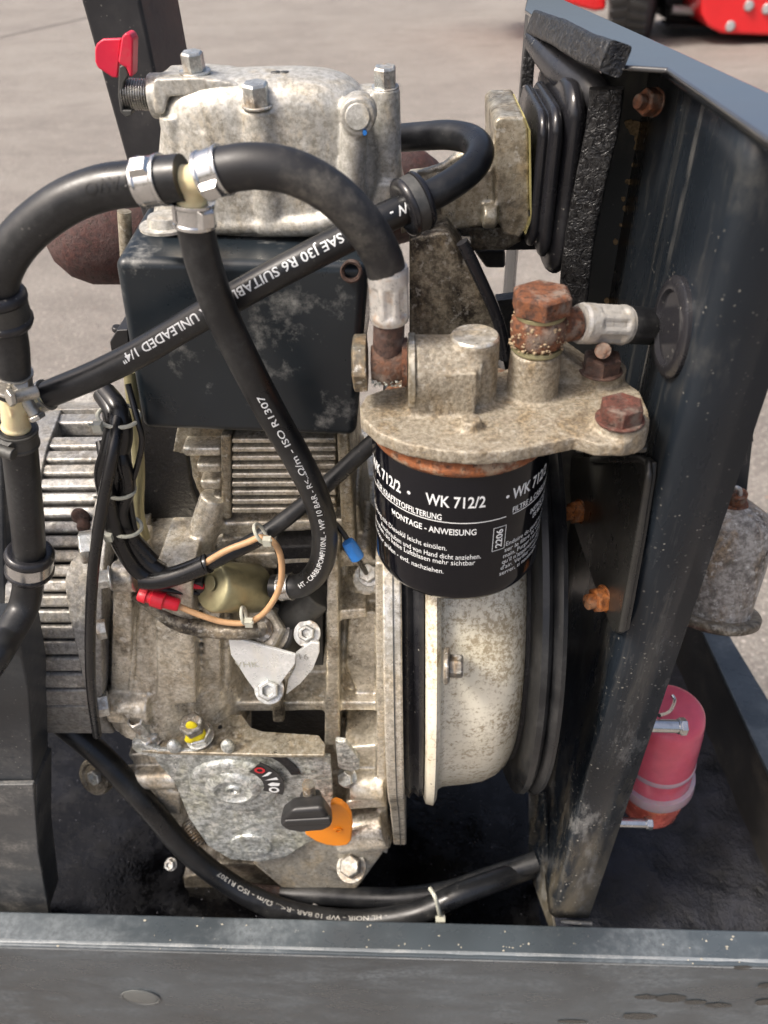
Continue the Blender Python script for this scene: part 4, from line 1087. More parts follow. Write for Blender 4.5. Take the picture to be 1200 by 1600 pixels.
def fhit(px, py):
    d = ray(px, py); ox, oy = -FC.x, -FC.y; A2 = d.x**2+d.y**2; B2 = 2*(ox*d.x+oy*d.y); C2 = ox*ox+oy*oy-FR*FR
    k = (-B2-math.sqrt(max(0, B2*B2-4*A2*C2)))/(2*A2); q = CAM+d*k
    return math.atan2(q.x-FC.x, -(q.y-FC.y)), q.z-H
def flab(s, px, py, h, w=None, px2=None, bold=.012, dth=0):
    """string on the canister; lower left of the string at pixel (px,py)"""
    th, z = fhit(px, py)
    if px2: w = (fhit(*px2)[0]-th)*FR
    if dth: th = dth
    return text_bm(s, lambda u, v: fcyl(th+u/FR, z+v), w, h, bold, 0)
b = new()
thW, zW = fhit(665, 786)
join(b, flab('WK 712/2', 665, 786, .0064, px2=(758, 793), bold=.015))
thW2, zW2 = fhit(758, 791)
zl = fhit(712, 786)[1]
def line_txt(s, th, z, h, w=None, bold=.010): join(b, text_bm(s, lambda u, v: fcyl(th+u/FR, z+v), w, h, bold))
T = lambda px, py: fhit(px, py)
pitch = None
# neighbouring big numbers round the can
ht = .0064; z_big = (zW+zW2)/2
stepth = (T(800, 778)[0]-T(665, 784)[0])
w_big = (thW2-thW)*FR
line_txt('WK 712/2', thW+stepth, z_big, ht, w_big, .02); line_txt('WK 712/2', thW-stepth, z_big, ht, w_big, .02)
for q in (T(639, 772)[0], T(793, 778)[0]):
    pts = [fcyl(q+.0009/FR*math.cos(a), z_big+.0026+.0009*math.sin(a)) for a in [k*math.pi/6 for k in range(12)]]
    b.faces.new([b.verts.new(p) for p in pts])
def band(th0, th1, z, w=.0005, n=24):
    A_ = [b.verts.new(fcyl(th0+(th1-th0)*k/n, z)) for k in range(n+1)]; B2 = [b.verts.new(fcyl(th0+(th1-th0)*k/n, z+w)) for k in range(n+1)]
    for k in range(n): b.faces.new((A_[k], A_[k+1], B2[k+1], B2[k]))
zu = T(712, 818)[1]; thR = T(790, 813)[0]; thL = thR-2.05
band(thL, thR, zu)
band(T(800, 812)[0], T(800, 812)[0]+2.0, zu)
z_k = zu+.0012; thK = T(690, 812)[0]
line_txt('ZUR KRAFTSTOFFILTERUNG', thK-.98, z_k, .0035, .98*FR, .012)
line_txt('FILTRE A CARBURANT', T(800, 806)[0], z_k, .0033, .034, .012)
zm = T(680, 832)[1]
line_txt('MONTAGE - ANWEISUNG', T(613, 808)[0], zm, .0036, (T(744, 836)[0]-T(613, 808)[0])*FR, .014)
line_txt('INSTRUCTIONS', T(827, 812)[0], zm, .0031, .020, .012); line_txt('DE MONTAGE', T(830, 822)[0], zm-.0042, .0031, .018, .012)
rows = [('Dichtung mit Diesel\u00f6l leicht ein\u00f6len.', (698, 860)), ('Anschrauben und von Hand dicht anziehen.', (751, 872)), ('Entl\u00fcften, bis keine Luftblasen mehr sichtbar', (742, 882)), ('sind. Motor pr\u00fcfen - evtl. nachziehen.', (693, 896))]
chw = .00142
zr = T(700, 866)[1]
for k, (s, e) in enumerate(rows):
    th1, z1 = T(*e); line_txt(s, th1-len(s)*chw/FR, z1, .0032, len(s)*chw, .0)
fr_ = ['Enduire de gasoil le joint', 'ser le filtre et visser a la', 'main. Purger l air jusqu a ce', "qu'il n'apparaisse plus de bulles", "d'air. Verifier l etancheite et", 'serrer, si necessaire.']
th0 = T(790, 853)[0]; z0_ = T(790, 853)[1]
for k, s in enumerate(fr_): line_txt(s, th0-.01*k, z0_-.0037*k, .0028, len(s)*chw*.95, .0)
part('printing', b, 'white_ink', ff, flat=True, label='white printed filter label in German and French')
b = new(); q = T(776, 860); 
t0, z0_ = T(768, 862); t1, z1 = T(788, 822)
def rect(ta, tb, za, zb, w=.0003):
    for (a0_, a1_, c0, c1) in ((ta, tb, za, za+w), (ta, tb, zb-w, zb), (ta, ta+w/FR, za, zb), (tb-w/FR, tb, za, zb)):
        n = 4; A_ = [b.verts.new(fcyl(a0_+(a1_-a0_)*k/n, c0)) for k in range(n+1)]; B2 = [b.verts.new(fcyl(a0_+(a1_-a0_)*k/n, c1)) for k in range(n+1)]
        for k in range(n): b.faces.new((A_[k], A_[k+1], B2[k+1], B2[k]))
rect(t0, t0+.0066/FR, z0_, z0_+.0145)
join(b, text_bm('2206', lambda u, v: fcyl(t0+.0049/FR-v/FR, z0_+.0017+u), .0112, .0034, .02))
part('code_box', b, 'white_ink', ff, flat=True)

# ================================================================== HOSES
def hose(name, label, cat, path, r, mat='rubber', seg=24, group=None):
    mid = path[len(path)//2]
    t = thing(name, label, cat, mid, group)
    b = new(); tube(b, path, r, seg); part('hose_body', b, mat, t)
    return t
HP = {}
# a: left hose from the tee round to the left edge and down
HP['a'] = hose_path([(286, 278, .296), (262, 280, .297), (220, 286, .299), (160, 294, .300), (100, 318, .300), (42, 362, .300), (8, 408, .300), (-4, 455, .302), (8, 505, .304), (16, 550, .306), (19, 612, .308)])
ta = hose('fuel_hose', 'wide black rubber hose curving from the upper tee to the left edge', 'hose', HP['a'], .0083, 'rubber')
clamp_on(ta, HP['a'], 238, 290, .0083, .0100, 'clamp', side=1.0, label='bright spring clamp on the end by the tee')
clamp_on(ta, HP['a'], 18, 588, .0083, .0095, 'clamp_dull', side=-.6, screw=True)
b = hose_text('TAVO', HP['a'], .0083, (222, 290), (146, 300), .0046, -.0008); part('lettering', b, 'faint_ink', ta, flat=True)
# b: right hose from the tee over to the left banjo
HP['b'] = hose_path([(318, 276, .290), (350, 266, .289), (400, 260, .288), (460, 270, .288), (520, 303, .289), (568, 352, .291), (595, 396, .2945), (603, 422, .2965)])
tb = hose('fuel_hose', 'dusty black hose arching from the upper tee to the left side of the filter head', 'hose', HP['b'], .0079, 'rubber_dusty')
clamp_on(tb, HP['b'], 336, 270, .0079, .0092, 'clamp', side=1.0)
f0, f1 = P(606, 416, y=.2965), P(609, 500, y=.297)
def ferrule(par, p0, p1, r, mat, n=8):
    b = new(); L = (p1-p0).length; ax = (p1-p0).normalized(); a_, b_ = ring_frame(ax, CAM-p0); rows = []
    for i in range(33):
        t = i/32; row = []
        for k in range(72):
            q = 2*math.pi*k/72; rr = r
            if t < .04 or t > .96: rr = r*.94
            if .28 < t < .86:
                e = min((t-.28)/.06, (.86-t)/.06, 1); rr -= r*.11*e*max(0, min(1, math.cos(q*n)*3+.6))
            row.append(b.verts.new(p0+ax*(L*t)+(a_*math.cos(q)+b_*math.sin(q))*rr))
        rows.append(row)
    for A_, B2 in zip(rows, rows[1:]):
        for k in range(72): b.faces.new((A_[k], A_[(k+1) % 72], B2[(k+1) % 72], B2[k]))
    b.faces.new(rows[0][::-1]); b.faces.new(rows[-1]); return part('crimped_ferrule', b, mat, par, ang=60)
ferrule(tb, f0, f1, .0083, 'ferrule')
# c: hose down from the tee to the injection pump
HP['c'] = hose_path([(302, 318, .300), (305, 350, .300), (318, 410, .301), (344, 485, .303), (382, 565, .306), (424, 645, .309), (464, 715, .312), (493, 775, .316), (507, 830, .320), (502, 880, .325), (478, 911, .330), (448, 917, .333), (425, 916, .335)])
tc_ = hose('fuel_hose', 'black hose hanging down from the upper tee to the injection pump', 'hose', HP['c'], .0074, 'rubber')
clamp_on(tc_, HP['c'], 303, 332, .0076, .0092, 'clamp', side=-.8)
clamp_on(tc_, HP['c'], 448, 917, .0076, .0080, 'clamp', side=1.0)
b = hose_text('HT - CARBUPOMP/10NL - WP 10 BAR - R<...', HP['c'], .0074, (486, 915), (458, 738), .0030, .0012)
join(b, hose_text('\u03a9/m - ISO R1307', HP['c'], .0074, (452, 738), (388, 612), .0032, .0012)); part('lettering', b, 'white_ink', tc_, flat=True)
# d: long printed hose from the lower tee up and round behind the head
HP['d'] = hose_path([(60, 622, .318), (90, 610, .318), (150, 585, .319), (215, 553, .320), (285, 512, .321), (350, 474, .322), (410, 440, .323), (470, 408, .326), (530, 377, .331), (590, 346, .337), (640, 322, .343), (700, 291, .352), (738, 262, .362), (750, 236, .374), (735, 218, .388), (700, 211, .400), (660, 213, .412), (618, 216, .425)])
td = hose('fuel_hose', 'black hose printed in white, crossing the cover box and looping behind the cylinder head', 'hose', HP['d'], .0066, 'rubber')
clamp_on(td, HP['d'], 64, 620, .0068, .0080, 'clamp_dull', side=.2, screw=True)
b = hose_text('W -', HP['d'], .0066, (640, 330), (610, 346), .0042, 0, .012)
join(b, hose_text('HOSE SAE J30 R6 SUITABLE FOR UNLEADED 1/4"', HP['d'], .0066, (592, 354), (204, 572), .0042, -.0008, .014))
part('lettering', b, 'white_ink', td, flat=True)
def bushing(par, path, px, py, r, w, th, metal=True, label=None):
    i = nearest(path, px, py); p = path[i]; t = (path[min(i+1, len(path)-1)]-path[max(i-1, 0)]).normalized()
    b = new(); R1 = r+th
    lathe(b, p, t, [(-w/2, r), (-w/2-.0005, R1-.001), (-w/2, R1+.0002), (-w*.38, R1+.0012), (-w*.27, R1+.0012), (-w*.24, R1), (w*.24, R1), (w*.27, R1+.0012), (w*.38, R1+.0012), (w/2, R1+.0002), (w/2+.0005, R1-.001), (w/2, r)], 48)
    o = part('rubber_bushing', b, 'rubber_gloss', par, ang=70, label=label)
    if metal:
        b = new(); lathe(b, p, t, [(-w*.23, R1-.001), (-w*.23, R1+.0006), (w*.23, R1+.0006), (w*.23, R1-.001)], 48); part('metal_band', b, 'iron' if metal == 2 else 'clamp', o)
    return o
bushing(td, HP['d'], 645, 320, .0068, .0105, .0048, 2)
bushing(ta, HP['a'], 4, 478, .0080, .0170, .0028, 2)
# e: lower vertical hose at the left
HP['e'] = hose_path([(26, 668, .309), (32, 710, .310), (38, 770, .310), (44, 830, .310), (46, 890, .311), (38, 945, .304), (14, 990, .288), (-14, 1035, .270), (-60, 1100, .27), (-110, 1190, .30), (-130, 1280, .34)])
te = hose('fuel_hose', 'black vertical hose below the lower tee, held by a banded rubber bushing', 'hose', HP['e'], .0086, 'rubber')
clamp_on(te, HP['e'], 27, 682, .0088, .0100, 'iron', side=1.0, screw=True)
bushing(te, HP['e'], 45, 878, .0086, .0175, .0035, 1, label='rubber bushing with bright metal band')
# f: long return hose in front of the engine
HP['f'] = hose_path([(10, 1080, .365), (60, 1104, .352), (112, 1142, .340), (165, 1188, .330), (228, 1256, .316), (285, 1322, .306), (345, 1372, .298), (415, 1412, .287), (490, 1433, .283), (570, 1438, .282), (650, 1426, .283), (720, 1396, .292), (790, 1370, .310), (850, 1348, .335), (900, 1335, .36)])
tf = hose('fuel_hose', 'long black hose sweeping under the engine along the front rail', 'hose', HP['f'], .0092, 'rubber')
b = hose_text('- HL NOIR - WP 10 BAR -R<... \u03a9/m - ISO R1307', HP['f'], .0092, (610, 1436), (330, 1362), .0036, -.0015); part('lettering', b, 'grey_ink', tf, flat=True)
# g: second hose that joins it
HP['g'] = hose_path([(440, 1396, .305), (500, 1398, .303), (570, 1402, .301), (630, 1402, .300), (700, 1392, .304), (760, 1372, .312), (840, 1345, .322)])
tg_ = hose('fuel_hose', 'shorter black hose with a crimped metal end low in front of the engine', 'hose', HP['g'], .0085, 'rubber')
ferrule(tg_, P(452, 1399, y=.3045), P(499, 1399, y=.3035), .0096, 'ferrule')
b = new(); tube(b, hose_path([(340, 1378, .318), (390, 1390, .309), (455, 1398, .3045)]), .0060, 20); part('pipe_stub', b, 'rust_dark', tg_)
b = new(); i = nearest(HP['f'], 682, 1408); pt = HP['f'][i]
ring = [P(672, 1388, y=.285), P(680, 1402, y=.277), P(686, 1424, y=.276), P(688, 1436, y=.280)]
tube(b, spline(ring), .0018, 10); box(b, P(688, 1437, y=.275)-Vector((.004, .003, .003)), P(688, 1437, y=.275)+Vector((.004, .003, .003)))
o = part('cable_tie', b, 'tie', None, bevel=.0004, label='pale cable tie binding the two hoses above the front rail', cat='cable tie', loc=P(688, 1437, y=.275))
# h: black sheathed cable crossing under the cover box
HP['h'] = hose_path([(300, 893, .318), (350, 868, .322), (405, 840, .328), (460, 800, .333), (520, 748, .337), (585, 690, .340), (640, 650, .34)])
# i: hose right of the filter head through the grommet
HP['i'] = [P(972, 508, y=.316), P(980, 508, y=.317), P(990, 508, y=.318), P(1030, 511, y=.328), P(1054, 512, y=.337), P(1054, 512, y=.337)+Vector((.04, .004, 0))]
ti = hose('fuel_hose', 'short black hose from the rusty right banjo into the bulkhead grommet', 'hose', spline(HP['i'], 6), .0083, 'rubber')
ferrule(ti, P(903, 505, y=.309), P(978, 508, y=.3165), .0088, 'ferrule_white')
# ---- tees
def tee(label, c, arms, r, group='cream plastic hose tees'):
    b = new()
    for q in arms:
        d = (q-c); L = d.length; tube(b, [c-d.normalized()*r*.6, q], r, 24)
        cyl(b, c+d*.55, c+d*.62, r*1.12, seg=24)
    return part('hose_tee', b, 'cream_plastic', None, cast=.0006, sm=2, label=label, cat='hose tee', group=group, loc=c)
c = P(297, 283, y=.297)
tee('cream plastic tee joining three clamped hoses in front of the head', c, [P(258, 280, y=.297), P(345, 268, y=.290), P(302, 330, y=.300)], .0056)
c = P(22, 633, y=.309)
tee('cream plastic tee at the left edge beside the upright', c, [P(19, 596, y=.308), P(70, 618, y=.318), P(27, 690, y=.309)], .0062)

# ================================================================== WIRING
wl = thing('wiring_loom', 'bundle of black wires tied along the left of the engine', 'wiring', P(180, 800, y=.33))
def wire(par, pts, r, mat='wire_black', name='wire', label=None, seg=12):
    b = new(); tube(b, hose_path(pts, 8), r, seg); return part(name, b, mat, par, label=label)
wire(wl, [(165, 612, .345), (185, 640, .335), (192, 680, .330), (182, 730, .328), (178, 780, .327), (196, 830, .325), (225, 872, .322), (252, 893, .320)], .0052)
wire(wl, [(160, 615, .345), (178, 650, .333), (172, 700, .325), (162, 740, .322), (170, 785, .321), (182, 835, .320), (210, 885, .318), (238, 905, .317)], .0050)
wire(wl, [(170, 618, .345), (176, 670, .335), (192, 720, .326), (200, 760, .325), (190, 800, .324), (204, 835, .324), (240, 875, .322)], .0042)
wire(wl, [(158, 690, .34), (165, 730, .33), (174, 770, .322), (172, 800, .320), (188, 842, .318)], .0030)
wire(wl, [(222, 905, .317), (248, 906, .316), (285, 896, .317), (320, 882, .318), (322, 881, .318)], .0060, 'wire_black', 'sleeve')
b = new(); tube(b, HP['h'], lambda t: .0048, 16); part('sheathed_cable', b, 'rubber', wl)
wire(wl, [(186, 640, .335), (178, 700, .318), (160, 790, .308), (148, 870, .300), (142, 950, .296), (141, 1040, .296), (145, 1100, .300), (152, 1148, .31)], .0032, label='long single black cable hanging down')
wire(wl, [(200, 600, .34), (216, 660, .33), (222, 690, .328), (214, 730, .326), (204, 765, .325), (206, 800, .325), (214, 840, .325)], .0016)
wire(wl, [(240, 917, .316), (262, 922, .318), (290, 926, .321), (318, 927, .325)], .0016)
wire(wl, [(480, 800, .33), (520, 815, .33), (545, 846, .325)], .0016)
b = new(); tube(b, hose_path([(314, 884, .3165), (350, 862, .318), (385, 848, .319), (408, 840, .319), (430, 850, .318), (440, 880, .317), (436, 920, .316), (415, 955, .315), (388, 972, .314), (350, 972, .313), (310, 960, .313), (276, 946, .314)]), .0019, 12)
tw = part('tan_wire', b, 'wire_tan', None, label='tan wire looping round the brassy solenoid', cat='wire', loc=P(430, 930, y=.316))
b = new(); rc0, rc1 = P(216, 928, y=.316), P(280, 946, y=.314)
lathe(b, rc0, rc1-rc0, [(0, .0032), (.001, .0042), (.005, .0046), (.0055, .0038), (.0075, .0038), (.0085, .0052), ((rc1-rc0).length*.62, .0054), ((rc1-rc0).length*.66, .0042), ((rc1-rc0).length*.95, .0040), ((rc1-rc0).length, .0034)], 20)
part('crimp_connector', b, 'red_plastic', tw)
b = new(); tube(b, hose_path([(282, 914, .322), (300, 915, .323), (318, 916, .325)]), .0020, 10); part('red_wire', b, 'red_plastic', tw)
for (px, py, y, rr, dx) in ((178, 664, .324, .0105, -1), (180, 776, .318, .0085, -1), (190, 836, .316, .0090, -1), (405, 843, .314, .0062, 1), (379, 970, .309, .0055, 1)):
    c = P(px, py, y=y); b = new(); q = Vector((1, 0, -.1)) if px < 300 else Vector((.35, 0, -.94))
    ax = Vector((.15, -.2, 1)).normalized() if px < 300 else (Vector((.9, 0, .45)).normalized() if py < 900 else Vector((1, 0, .1)))
    o_ = c+Vector((0, rr*.8, 0)); a_, b_ = ring_frame(ax, Vector((0, -1, 0)))
    n = 28; lp = [o_+(a_*math.cos(6.283*k/n)*rr*.8+b_*math.sin(6.283*k/n)*rr) for k in range(n+1)]
    tube(b, lp, .0011, 8, caps=False)
    hd = c+Vector((dx*rr*.75, -.0015, 0)); box(b, hd-Vector((.0022, .002, .0022)), hd+Vector((.0022, .002, .0022)))
    tube(b, [hd, hd+Vector((dx*.003, -.003, .0035))], .0008, 6)
    part('cable_tie', b, 'tie', wl if px < 300 else tw)
b = new(); bp0, bp1 = P(543, 846, y=.322), P(559, 872, y=.320); tube(b, [bp0, bp0.lerp(bp1, .3), bp1], lambda t: .0042 if t > .1 else .0036, 12)
part('crimp_connector', b, 'blue_plastic', wl, bevel=.0004, label='blue crimp connector')
wire(wl, [(558, 870, .321), (566, 884, .33), (572, 895, .34)], .0016)
sp = new(); tube(sp, hose_path([(203, 580, .36), (207, 620, .358), (213, 680, .356), (217, 740, .355), (216, 800, .354), (226, 840, .354)]), .0036, 16)
part('steel_pipe', sp, 'brass', None, label='dull yellow steel pipe running down beside the cover box', cat='pipe', loc=P(215, 800, y=.355))
b = new(); tube(b, hose_path([(194, 330, .40), (196, 365, .40), (198, 400, .40)]), .0036, 14); part('steel_pipe', b, 'alu_brown', None, label='short dirty pipe end above the left corner of the cover box', cat='pipe', loc=P(196, 400, y=.40))
# solenoid
so = thing('stop_solenoid', 'dull olive brass coloured solenoid cylinder on the injection pump', 'solenoid', P(362, 918, y=.34))
s0, s1 = P(330, 917, y=.322), P(400, 919, y=.342)
b = new(); lathe(b, s0, s1-s0, [(0, 0), (0, .0132), (.0008, .0145), (.0028, .0155), ((s1-s0).length-.002, .0157), ((s1-s0).length, .0145), ((s1-s0).length, 0)], 48); sb = part('solenoid_can', b, 'brass', so)
b = new(); _ad = (s1-s0).normalized(); q = s0+_ad*.0002+Vector((0, 0, .003)); cyl(b, q, q-_ad*.0007, .0046, seg=24, ch=.0002); part('end_dimple', b, 'brass', sb)
b = new(); cyl(b, s1, s1+(s1-s0).normalized()*.016, .0085, seg=24, ch=.001); part('spigot', b, 'iron', so)
b = new(); q = P(315, 918, y=.327); box(b, q-Vector((.0025, .004, .008)), q+Vector((.0025, .006, .008))); part('terminal_block', b, 'black_plastic', so, bevel=.0006)
# ================================================================== SPEED CONTROL BRACKET
cp = thing('speed_control', 'galvanised speed control plate with black knob low on the engine', 'control plate', P(380, 1350, y=.3))
yq = .302
b = new()
slab(b, [(238, 1176), (250, 1172), (516, 1182), (520, 1240), (520, 1300), (480, 1318), (445, 1340), (405, 1347), (360, 1343), (325, 1322), (296, 1280), (272, 1222), (244, 1190)], yq, .003)
face_ = part('dial_plate', b, 'zinc', cp, bevel=.0009)
b = new()
zsh = P(250, 1174, y=yq).z-H
prism(b, [P(204, 1158, y=.306), P(236, 1128, z=zsh+.0), P(252, 1132, z=zsh), P(300, 1124, z=zsh), P(385, 1118, z=zsh), P(396, 1128, z=zsh), P(402, 1142, z=zsh), P(500, 1150, z=zsh), P(506, 1178, z=zsh), P(250, 1172, z=zsh), P(212, 1172, z=zsh)], Vector((0, 0, -.003)))
b.free(); b = new()
plate(b, [(206, 1157), (232, 1128), (300, 1116), (378, 1116), (392, 1136), (410, 1142), (498, 1148), (508, 1162), (507, 1180), (440, 1180), (250, 1175), (212, 1171)], zsh, .0035)
part('top_flange', b, 'alu_brown', cp, bevel=.001)
b = new(); slab(b, [(206, 1159), (250, 1172), (250, 1186), (216, 1178), (206, 1170)], yq+.001, .004); part('flange_lip', b, 'zinc', cp, bevel=.0008)
# pressed ribs in the shoulder
for px in (272, 356):
    b = new(); ball(b, P(px, 1166, y=yq+.0015), .0055, (.9, .7, 1.2)); part('pressed_rib', b, 'zinc', cp)
# raised dished quadrant, boss and hole
b = new(); c = P(366, 1226, y=yq); ny = Vector((0, -1, 0))
lathe(b, c, ny, [(-.002, .034), (.0022, .0325), (.0036, .0305), (.0030, .0205), (.0046, .0185), (.0062, .0165), (.0064, .0140), (.0046, .0120), (.0042, .0062), (.0060, .0050), (.0058, .0030), (.0030, .0022), (.002, 0)], 64)
part('dial_disc', b, 'zinc', cp)
b = new(); c2 = P(392, 1320, y=yq); lathe(b, c2, ny, [(-.002, .0175), (.0015, .0165), (.0020, .015), (.0012, .010), (.0012, 0)], 40); part('lower_disc', b, 'zinc', cp)
b = new(); c3 = P(450, 1208, y=yq-.0044)
def arcpt(cc, r, a, dy=0): return cc+Vector((r*math.sin(a), dy, r*math.cos(a)))
sc = P(366, 1226, y=yq-.0043)
def arcband(bm, r0, r1, a0, a1, y_, n=20, th=.0006):
    A_ = [bm.verts.new(arcpt(sc, r0, a0+(a1-a0)*k/n, y_)) for k in range(n+1)]; B2 = [bm.verts.new(arcpt(sc, r1, a0+(a1-a0)*k/n, y_)) for k in range(n+1)]
    A3 = [bm.verts.new(arcpt(sc, r0, a0+(a1-a0)*k/n, y_+th)) for k in range(n+1)]; B3 = [bm.verts.new(arcpt(sc, r1, a0+(a1-a0)*k/n, y_+th)) for k in range(n+1)]
    for k in range(n):
        bm.faces.new((A_[k], A_[k+1], B2[k+1], B2[k])); bm.faces.new((B_s[k], B_s[k+1], A_[k+1], A_[k])) if False else None
    for k in range(n):
        bm.faces.new((B2[k], B2[k+1], B3[k+1], B3[k])); bm.faces.new((A_[k], A3[k], A3[k+1], A_[k+1]))
b.free(); b = new()
arcband(b, .0215, .0365, math.radians(38), math.radians(112), 0)
stk = part('dial_sticker', b, 'black_plastic', cp, flat=True)
b = new()
def sticker(s, r, adeg, h, dst, rot=True):
    a = math.radians(adeg); o = arcpt(sc, r, a, -.0004); tx = Vector((math.cos(a), 0, -math.sin(a))); ty = Vector((math.sin(a), 0, math.cos(a)))
    # text reads outward along the radius
    join(dst, text_bm(s, lambda u, v: o+tx*(u-.0018)*1+ty*(v-h/2)*1, None, h, .02))
# wedge and turtle/rabbit like strokes as simple white marks
def tri(dst, pts):
    vs_ = [dst.verts.new(arcpt(sc, r, math.radians(a), -.0005)) for r, a in pts]; dst.faces.new(vs_)
tri(b, [(.0240, 74), (.0340, 71), (.0340, 77)]); tri(b, [(.0245, 62), (.0330, 57), (.0345, 60), (.029, 64)]); tri(b, [(.0245, 87), (.0285, 82), (.0340, 85), (.0325, 91), (.0265, 92)])
for (r, a, rr) in ((.0290, 102, .0038),):
    n = 20
    for k in range(n):
        a0_, a1_ = 6.283*k/n, 6.283*(k+1)/n; o = arcpt(sc, r, math.radians(a), -.0005)
        b.faces.new([b.verts.new(o+Vector((math.cos(q)*q2*rr, 0, math.sin(q)*q2*rr))) for q, q2 in ((a0_, 1), (a1_, 1), (a1_, .55), (a0_, .55))])
part('sticker_symbols', b, 'white_ink', stk, flat=True)
b = new(); o = arcpt(sc, .0290, math.radians(47), -.0005)
for k in range(8):
    a0_, a1_ = 6.283*(k+.5)/8, 6.283*(k+1.5)/8
    b.faces.new([b.verts.new(o+Vector((math.cos(q)*q2*.0040, 0, math.sin(q)*q2*.0040))) for q, q2 in ((a0_, 1), (a1_, 1), (a1_, .55), (a0_, .55))])
part('sticker_red_mark', b, 'red_ink', stk, flat=True)
# curved slot and black knob on its stem
b = new(); arcband(b, .0425, .0500, math.radians(42), math.radians(80), -.0002, th=.0003); sl_ = [b.verts.new(v.co) for v in []]
o = part('slot', b, 'void', cp, flat=True); 
for v in o.data.vertices: v.co.y += .0035
b = new()
kn0 = P(486, 1250, y=.285)
slab(b, [(505, 1264), (520, 1286), (518, 1294), (506, 1300), (470, 1303), (446, 1299), (436, 1291), (438, 1280), (454, 1268)], .270, .013, .9); slab(b, [(468, 1252), (500, 1250), (508, 1285), (460, 1285)], .281, .010)
kb = part('knob', b, 'black_plastic', cp, bevel=.004, bseg=4)
b = new(); slab(b, [(444, 1284), (516, 1280), (519, 1288), (440, 1291)], .2685, .004, 1.0); part('knob_ridge', b, 'black_plastic', kb, bevel=.0016, bseg=3)
b = new(); cyl(b, P(482, 1225, y=.286), P(484, 1250, y=.284), .0045, seg=16); part('knob_stem', b, 'bolt_dark', kb)
# orange stop lever
b = new(); slab(b, [(516, 1258), (524, 1255), (534, 1258), (543, 1266), (549, 1277), (551, 1292), (549, 1314), (543, 1321), (528, 1323), (510, 1321), (493, 1315), (477, 1305), (476, 1299), (500, 1296), (516, 1284)], .290, .0055)
ol = part('orange_lever', b, 'orange_plastic', cp, bevel=.0016, bseg=3)
b = new(); lathe(b, P(528, 1297, y=.2895), ny, [(-.001, .0034), (.0008, .0034), (.0010, .0018), (-.0005, .0016), (-.0005, 0)], 20); part('lever_dimple', b, 'orange_plastic', ol)
# hex adjuster screws on the shoulder
c = P(230, 1146, y=.312); u = Vector((-.08, -.2, 1)).normalized()
b = new(); hexb(b, c-u*.006, u, .0092, .0065, wr=.010, rot=.3); part('lock_nut', b, 'bolt', cp, bevel=.0004)
b = new(); lathe(b, c, u, [(0, .0045), (.010, .0045), (.0105, .0062), (.024, .0062), (.0245, .0045), (.020, .0040), (.020, 0)], 6, a0=.3, a1=.3+2*math.pi); part('hex_adjuster', b, 'bolt', cp, bevel=.0003)
c = P(310, 1146, y=.312)
b = new(); hexb(b, c-u*.004, u, .0095, .0060, wr=.0105, rot=.6); part('lock_nut', b, 'bolt', cp, bevel=.0004)
b = new(); cyl(b, c, c+u*.012, .0062, seg=20); hexb(b, c+u*.011, u, .0088, .0075, rot=.2); part('hex_adjuster', b, 'bolt_dark', cp, bevel=.0004)
b = new(); ball(b, c+u*.006+Vector((.001, -.003, 0)), .0066, (1.0, .8, .75)); ball(b, P(299, 1150, y=.304), .0042, (1, .5, 1.5)); ball(b, P(300, 1136, y=.306), .004, (1.1, .5, 1.6)); ball(b, P(296, 1156, y=.303), .0035, (1, .5, 1.0)); part('paint_seal', b, 'yellow_paint', cp, cast=.0006, sm=3, label='dab of yellow seal paint')
b = new(); q = P(344, 1136, z=zsh+.0003); cyl(b, q, q+Zv*.0003, .0016, seg=14); part('small_hole', b, 'void', cp)
# spring and end pieces left of the plate
b = new(); q0, q1 = P(292, 1286, y=.318), P(312, 1318, y=.312); L = q1-q0; a_, b_ = ring_frame(L.normalized(), Vector((0, 0, 1))); n = 100
tube(b, [q0+L*(k/n)+(a_*math.cos(k/n*8*6.283)+b_*math.sin(k/n*8*6.283))*.0046 for k in range(n+1)], .0007, 6); part('governor_spring', b, 'bolt_dark', cp)
b = new(); slab(b, [(286, 1372), (352, 1360), (360, 1400), (290, 1400)], .322, .03); slab(b, [(340, 1350), (430, 1352), (440, 1385), (350, 1388)], .318, .03)
part('engine_foot', b, 'alu_dark', en, cast=.0013, sm=3)

# ================================================================== RIGHT HAND PARTS OUTSIDE THE BULKHEAD
cu = thing('outside_canister', 'corroded grey metal canister hanging outside the bulkhead', 'canister', P(1120, 980, y=.42))
c0, c1 = P(1150, 788, y=.455), P(1114, 962, y=.42); ax = c1-c0; L = ax.length
b = new(); lathe(b, c0, ax, [(-.006, .006), (0, .016), (.006, .0255), (.014, .0295), (L*.50, .0300), (L*.80, .0275), (L*.93, .0270), (L*.97, .0275)], 56); part('cup_body', b, 'rust_cup', cu, ang=60)
b = new(); lathe(b, c0, ax, [(L*.93, .0270), (L*.93, .0335), (L*.95, .0350), (L*1.0, .0345), (L*1.02, .032), (L*1.02, .02)], 56); part('cup_rim', b, 'alu_dark', cu, ang=60)
b = new(); q = P(1152, 775, y=.44)
lathe(b, P(1145, 800, y=.45), Vector((-.1, -.2, 1)), [(0, .010), (.010, .009), (.012, .006), (.022, .006)], 20); part('inlet_neck', b, 'rust', cu)
b = new(); tube(b, spline([P(1143, 765, y=.45), P(1150, 762, y=.445), P(1156, 766, y=.445), P(1155, 778, y=.445), P(1148, 790, y=.45)]), .0018, 10); part('clip', b, 'grey_steel', cu)
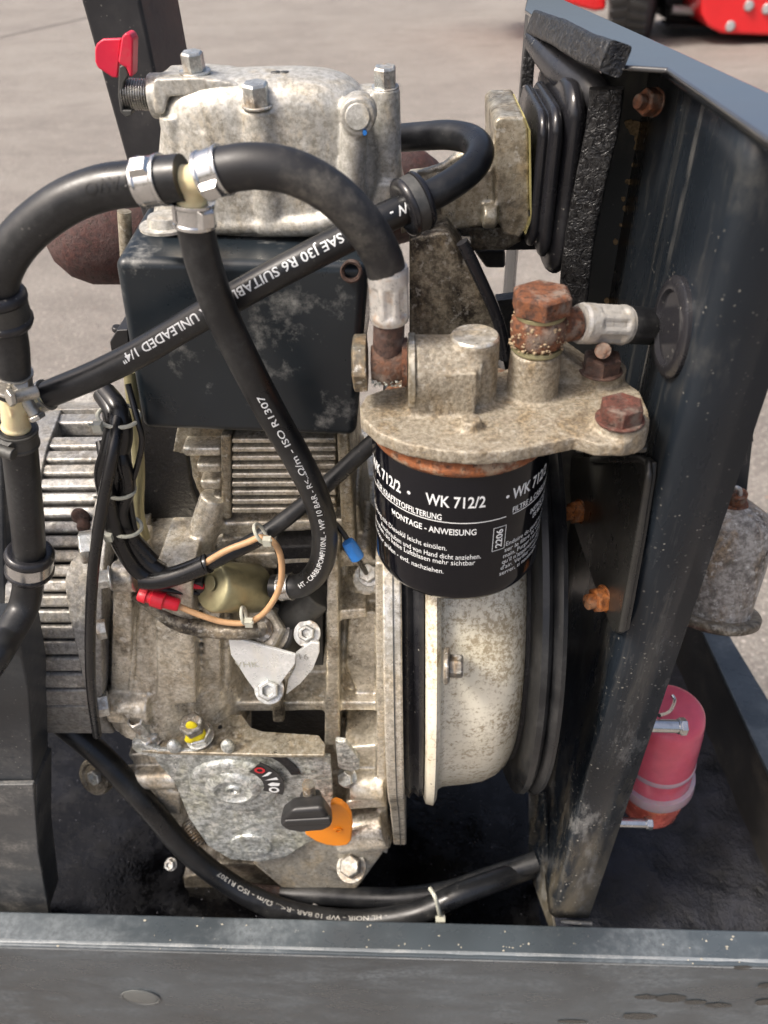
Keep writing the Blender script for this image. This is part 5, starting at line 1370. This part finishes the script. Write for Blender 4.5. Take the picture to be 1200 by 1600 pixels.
b = new(); slab(b, [(1138, 775), (1172, 655), (1180, 655), (1165, 790), (1150, 830)], .47, .01); slab(b, [(1168, 676), (1176, 674), (1178, 690), (1168, 694)], .46, .01); slab(b, [(1158, 712), (1166, 708), (1168, 724), (1158, 728)], .46, .01)
part('hanger_strap', b, 'paint', cu, bevel=.0006)
pk = thing('pink_fuel_bowl', 'pink plastic fuel bowl with clear band outside the bulkhead', 'fuel bowl', P(1030, 1275, y=.36))
p0, p1 = P(1046, 1108, y=.345), P(1012, 1268, y=.345); ax = p1-p0; L = ax.length
b = new(); lathe(b, p0, ax, [(0, 0), (0, .0205), (.0015, .0235), (.004, .0255), (.010, .0262), (.022, .0268), (L*.56, .0268), (L*.60, .0255)], 56); bl_ = part('upper_bowl', b, 'pink', pk, ang=60)
b = new(); lathe(b, p0, ax, [(L*.40, .0268), (L*.405, .0273), (L*.43, .0273), (L*.44, .0268)], 56); part('moulded_line', b, 'clear', bl_)
b = new(); lathe(b, p0, ax, [(L*.56, .0255), (L*.57, .0298), (L*.60, .0303), (L*.64, .0303), (L*.66, .0290), (L*.67, .024)], 56); part('clear_band', b, 'clear', pk, ang=60)
b = new(); lathe(b, p0, ax, [(L*.65, .0255), (L*.80, .0250), (L*.90, .0230), (L*.97, .0180), (L*1.01, .010), (L*1.02, 0)], 56); part('lower_bowl', b, 'amber', pk, ang=60)
for (px, py, dx, rr) in ((1018, 1133, 1062, .0046), (965, 1284, 1010, .0040)):
    b = new(); a_, c_ = P(px-30, py, y=.313), P(dx, py+2, y=.313); cyl(b, a_, c_, rr, seg=18, ch=.0006); hexb(b, c_, Vector((1, 0, 0)), rr*1.35, .0045); collar(b, [a_, c_, c_+Xv*.001], 1, rr*.9, .003, .0012, 20)
    part('clamp_screw', b, 'clamp', pk, bevel=.0003)
b = new(); tube(b, spline([P(1030, 1118, y=.32), P(1046, 1112, y=.33), P(1054, 1096, y=.345), P(1050, 1086, y=.35)]), .0014, 10); part('wire_clip', b, 'clamp', pk)
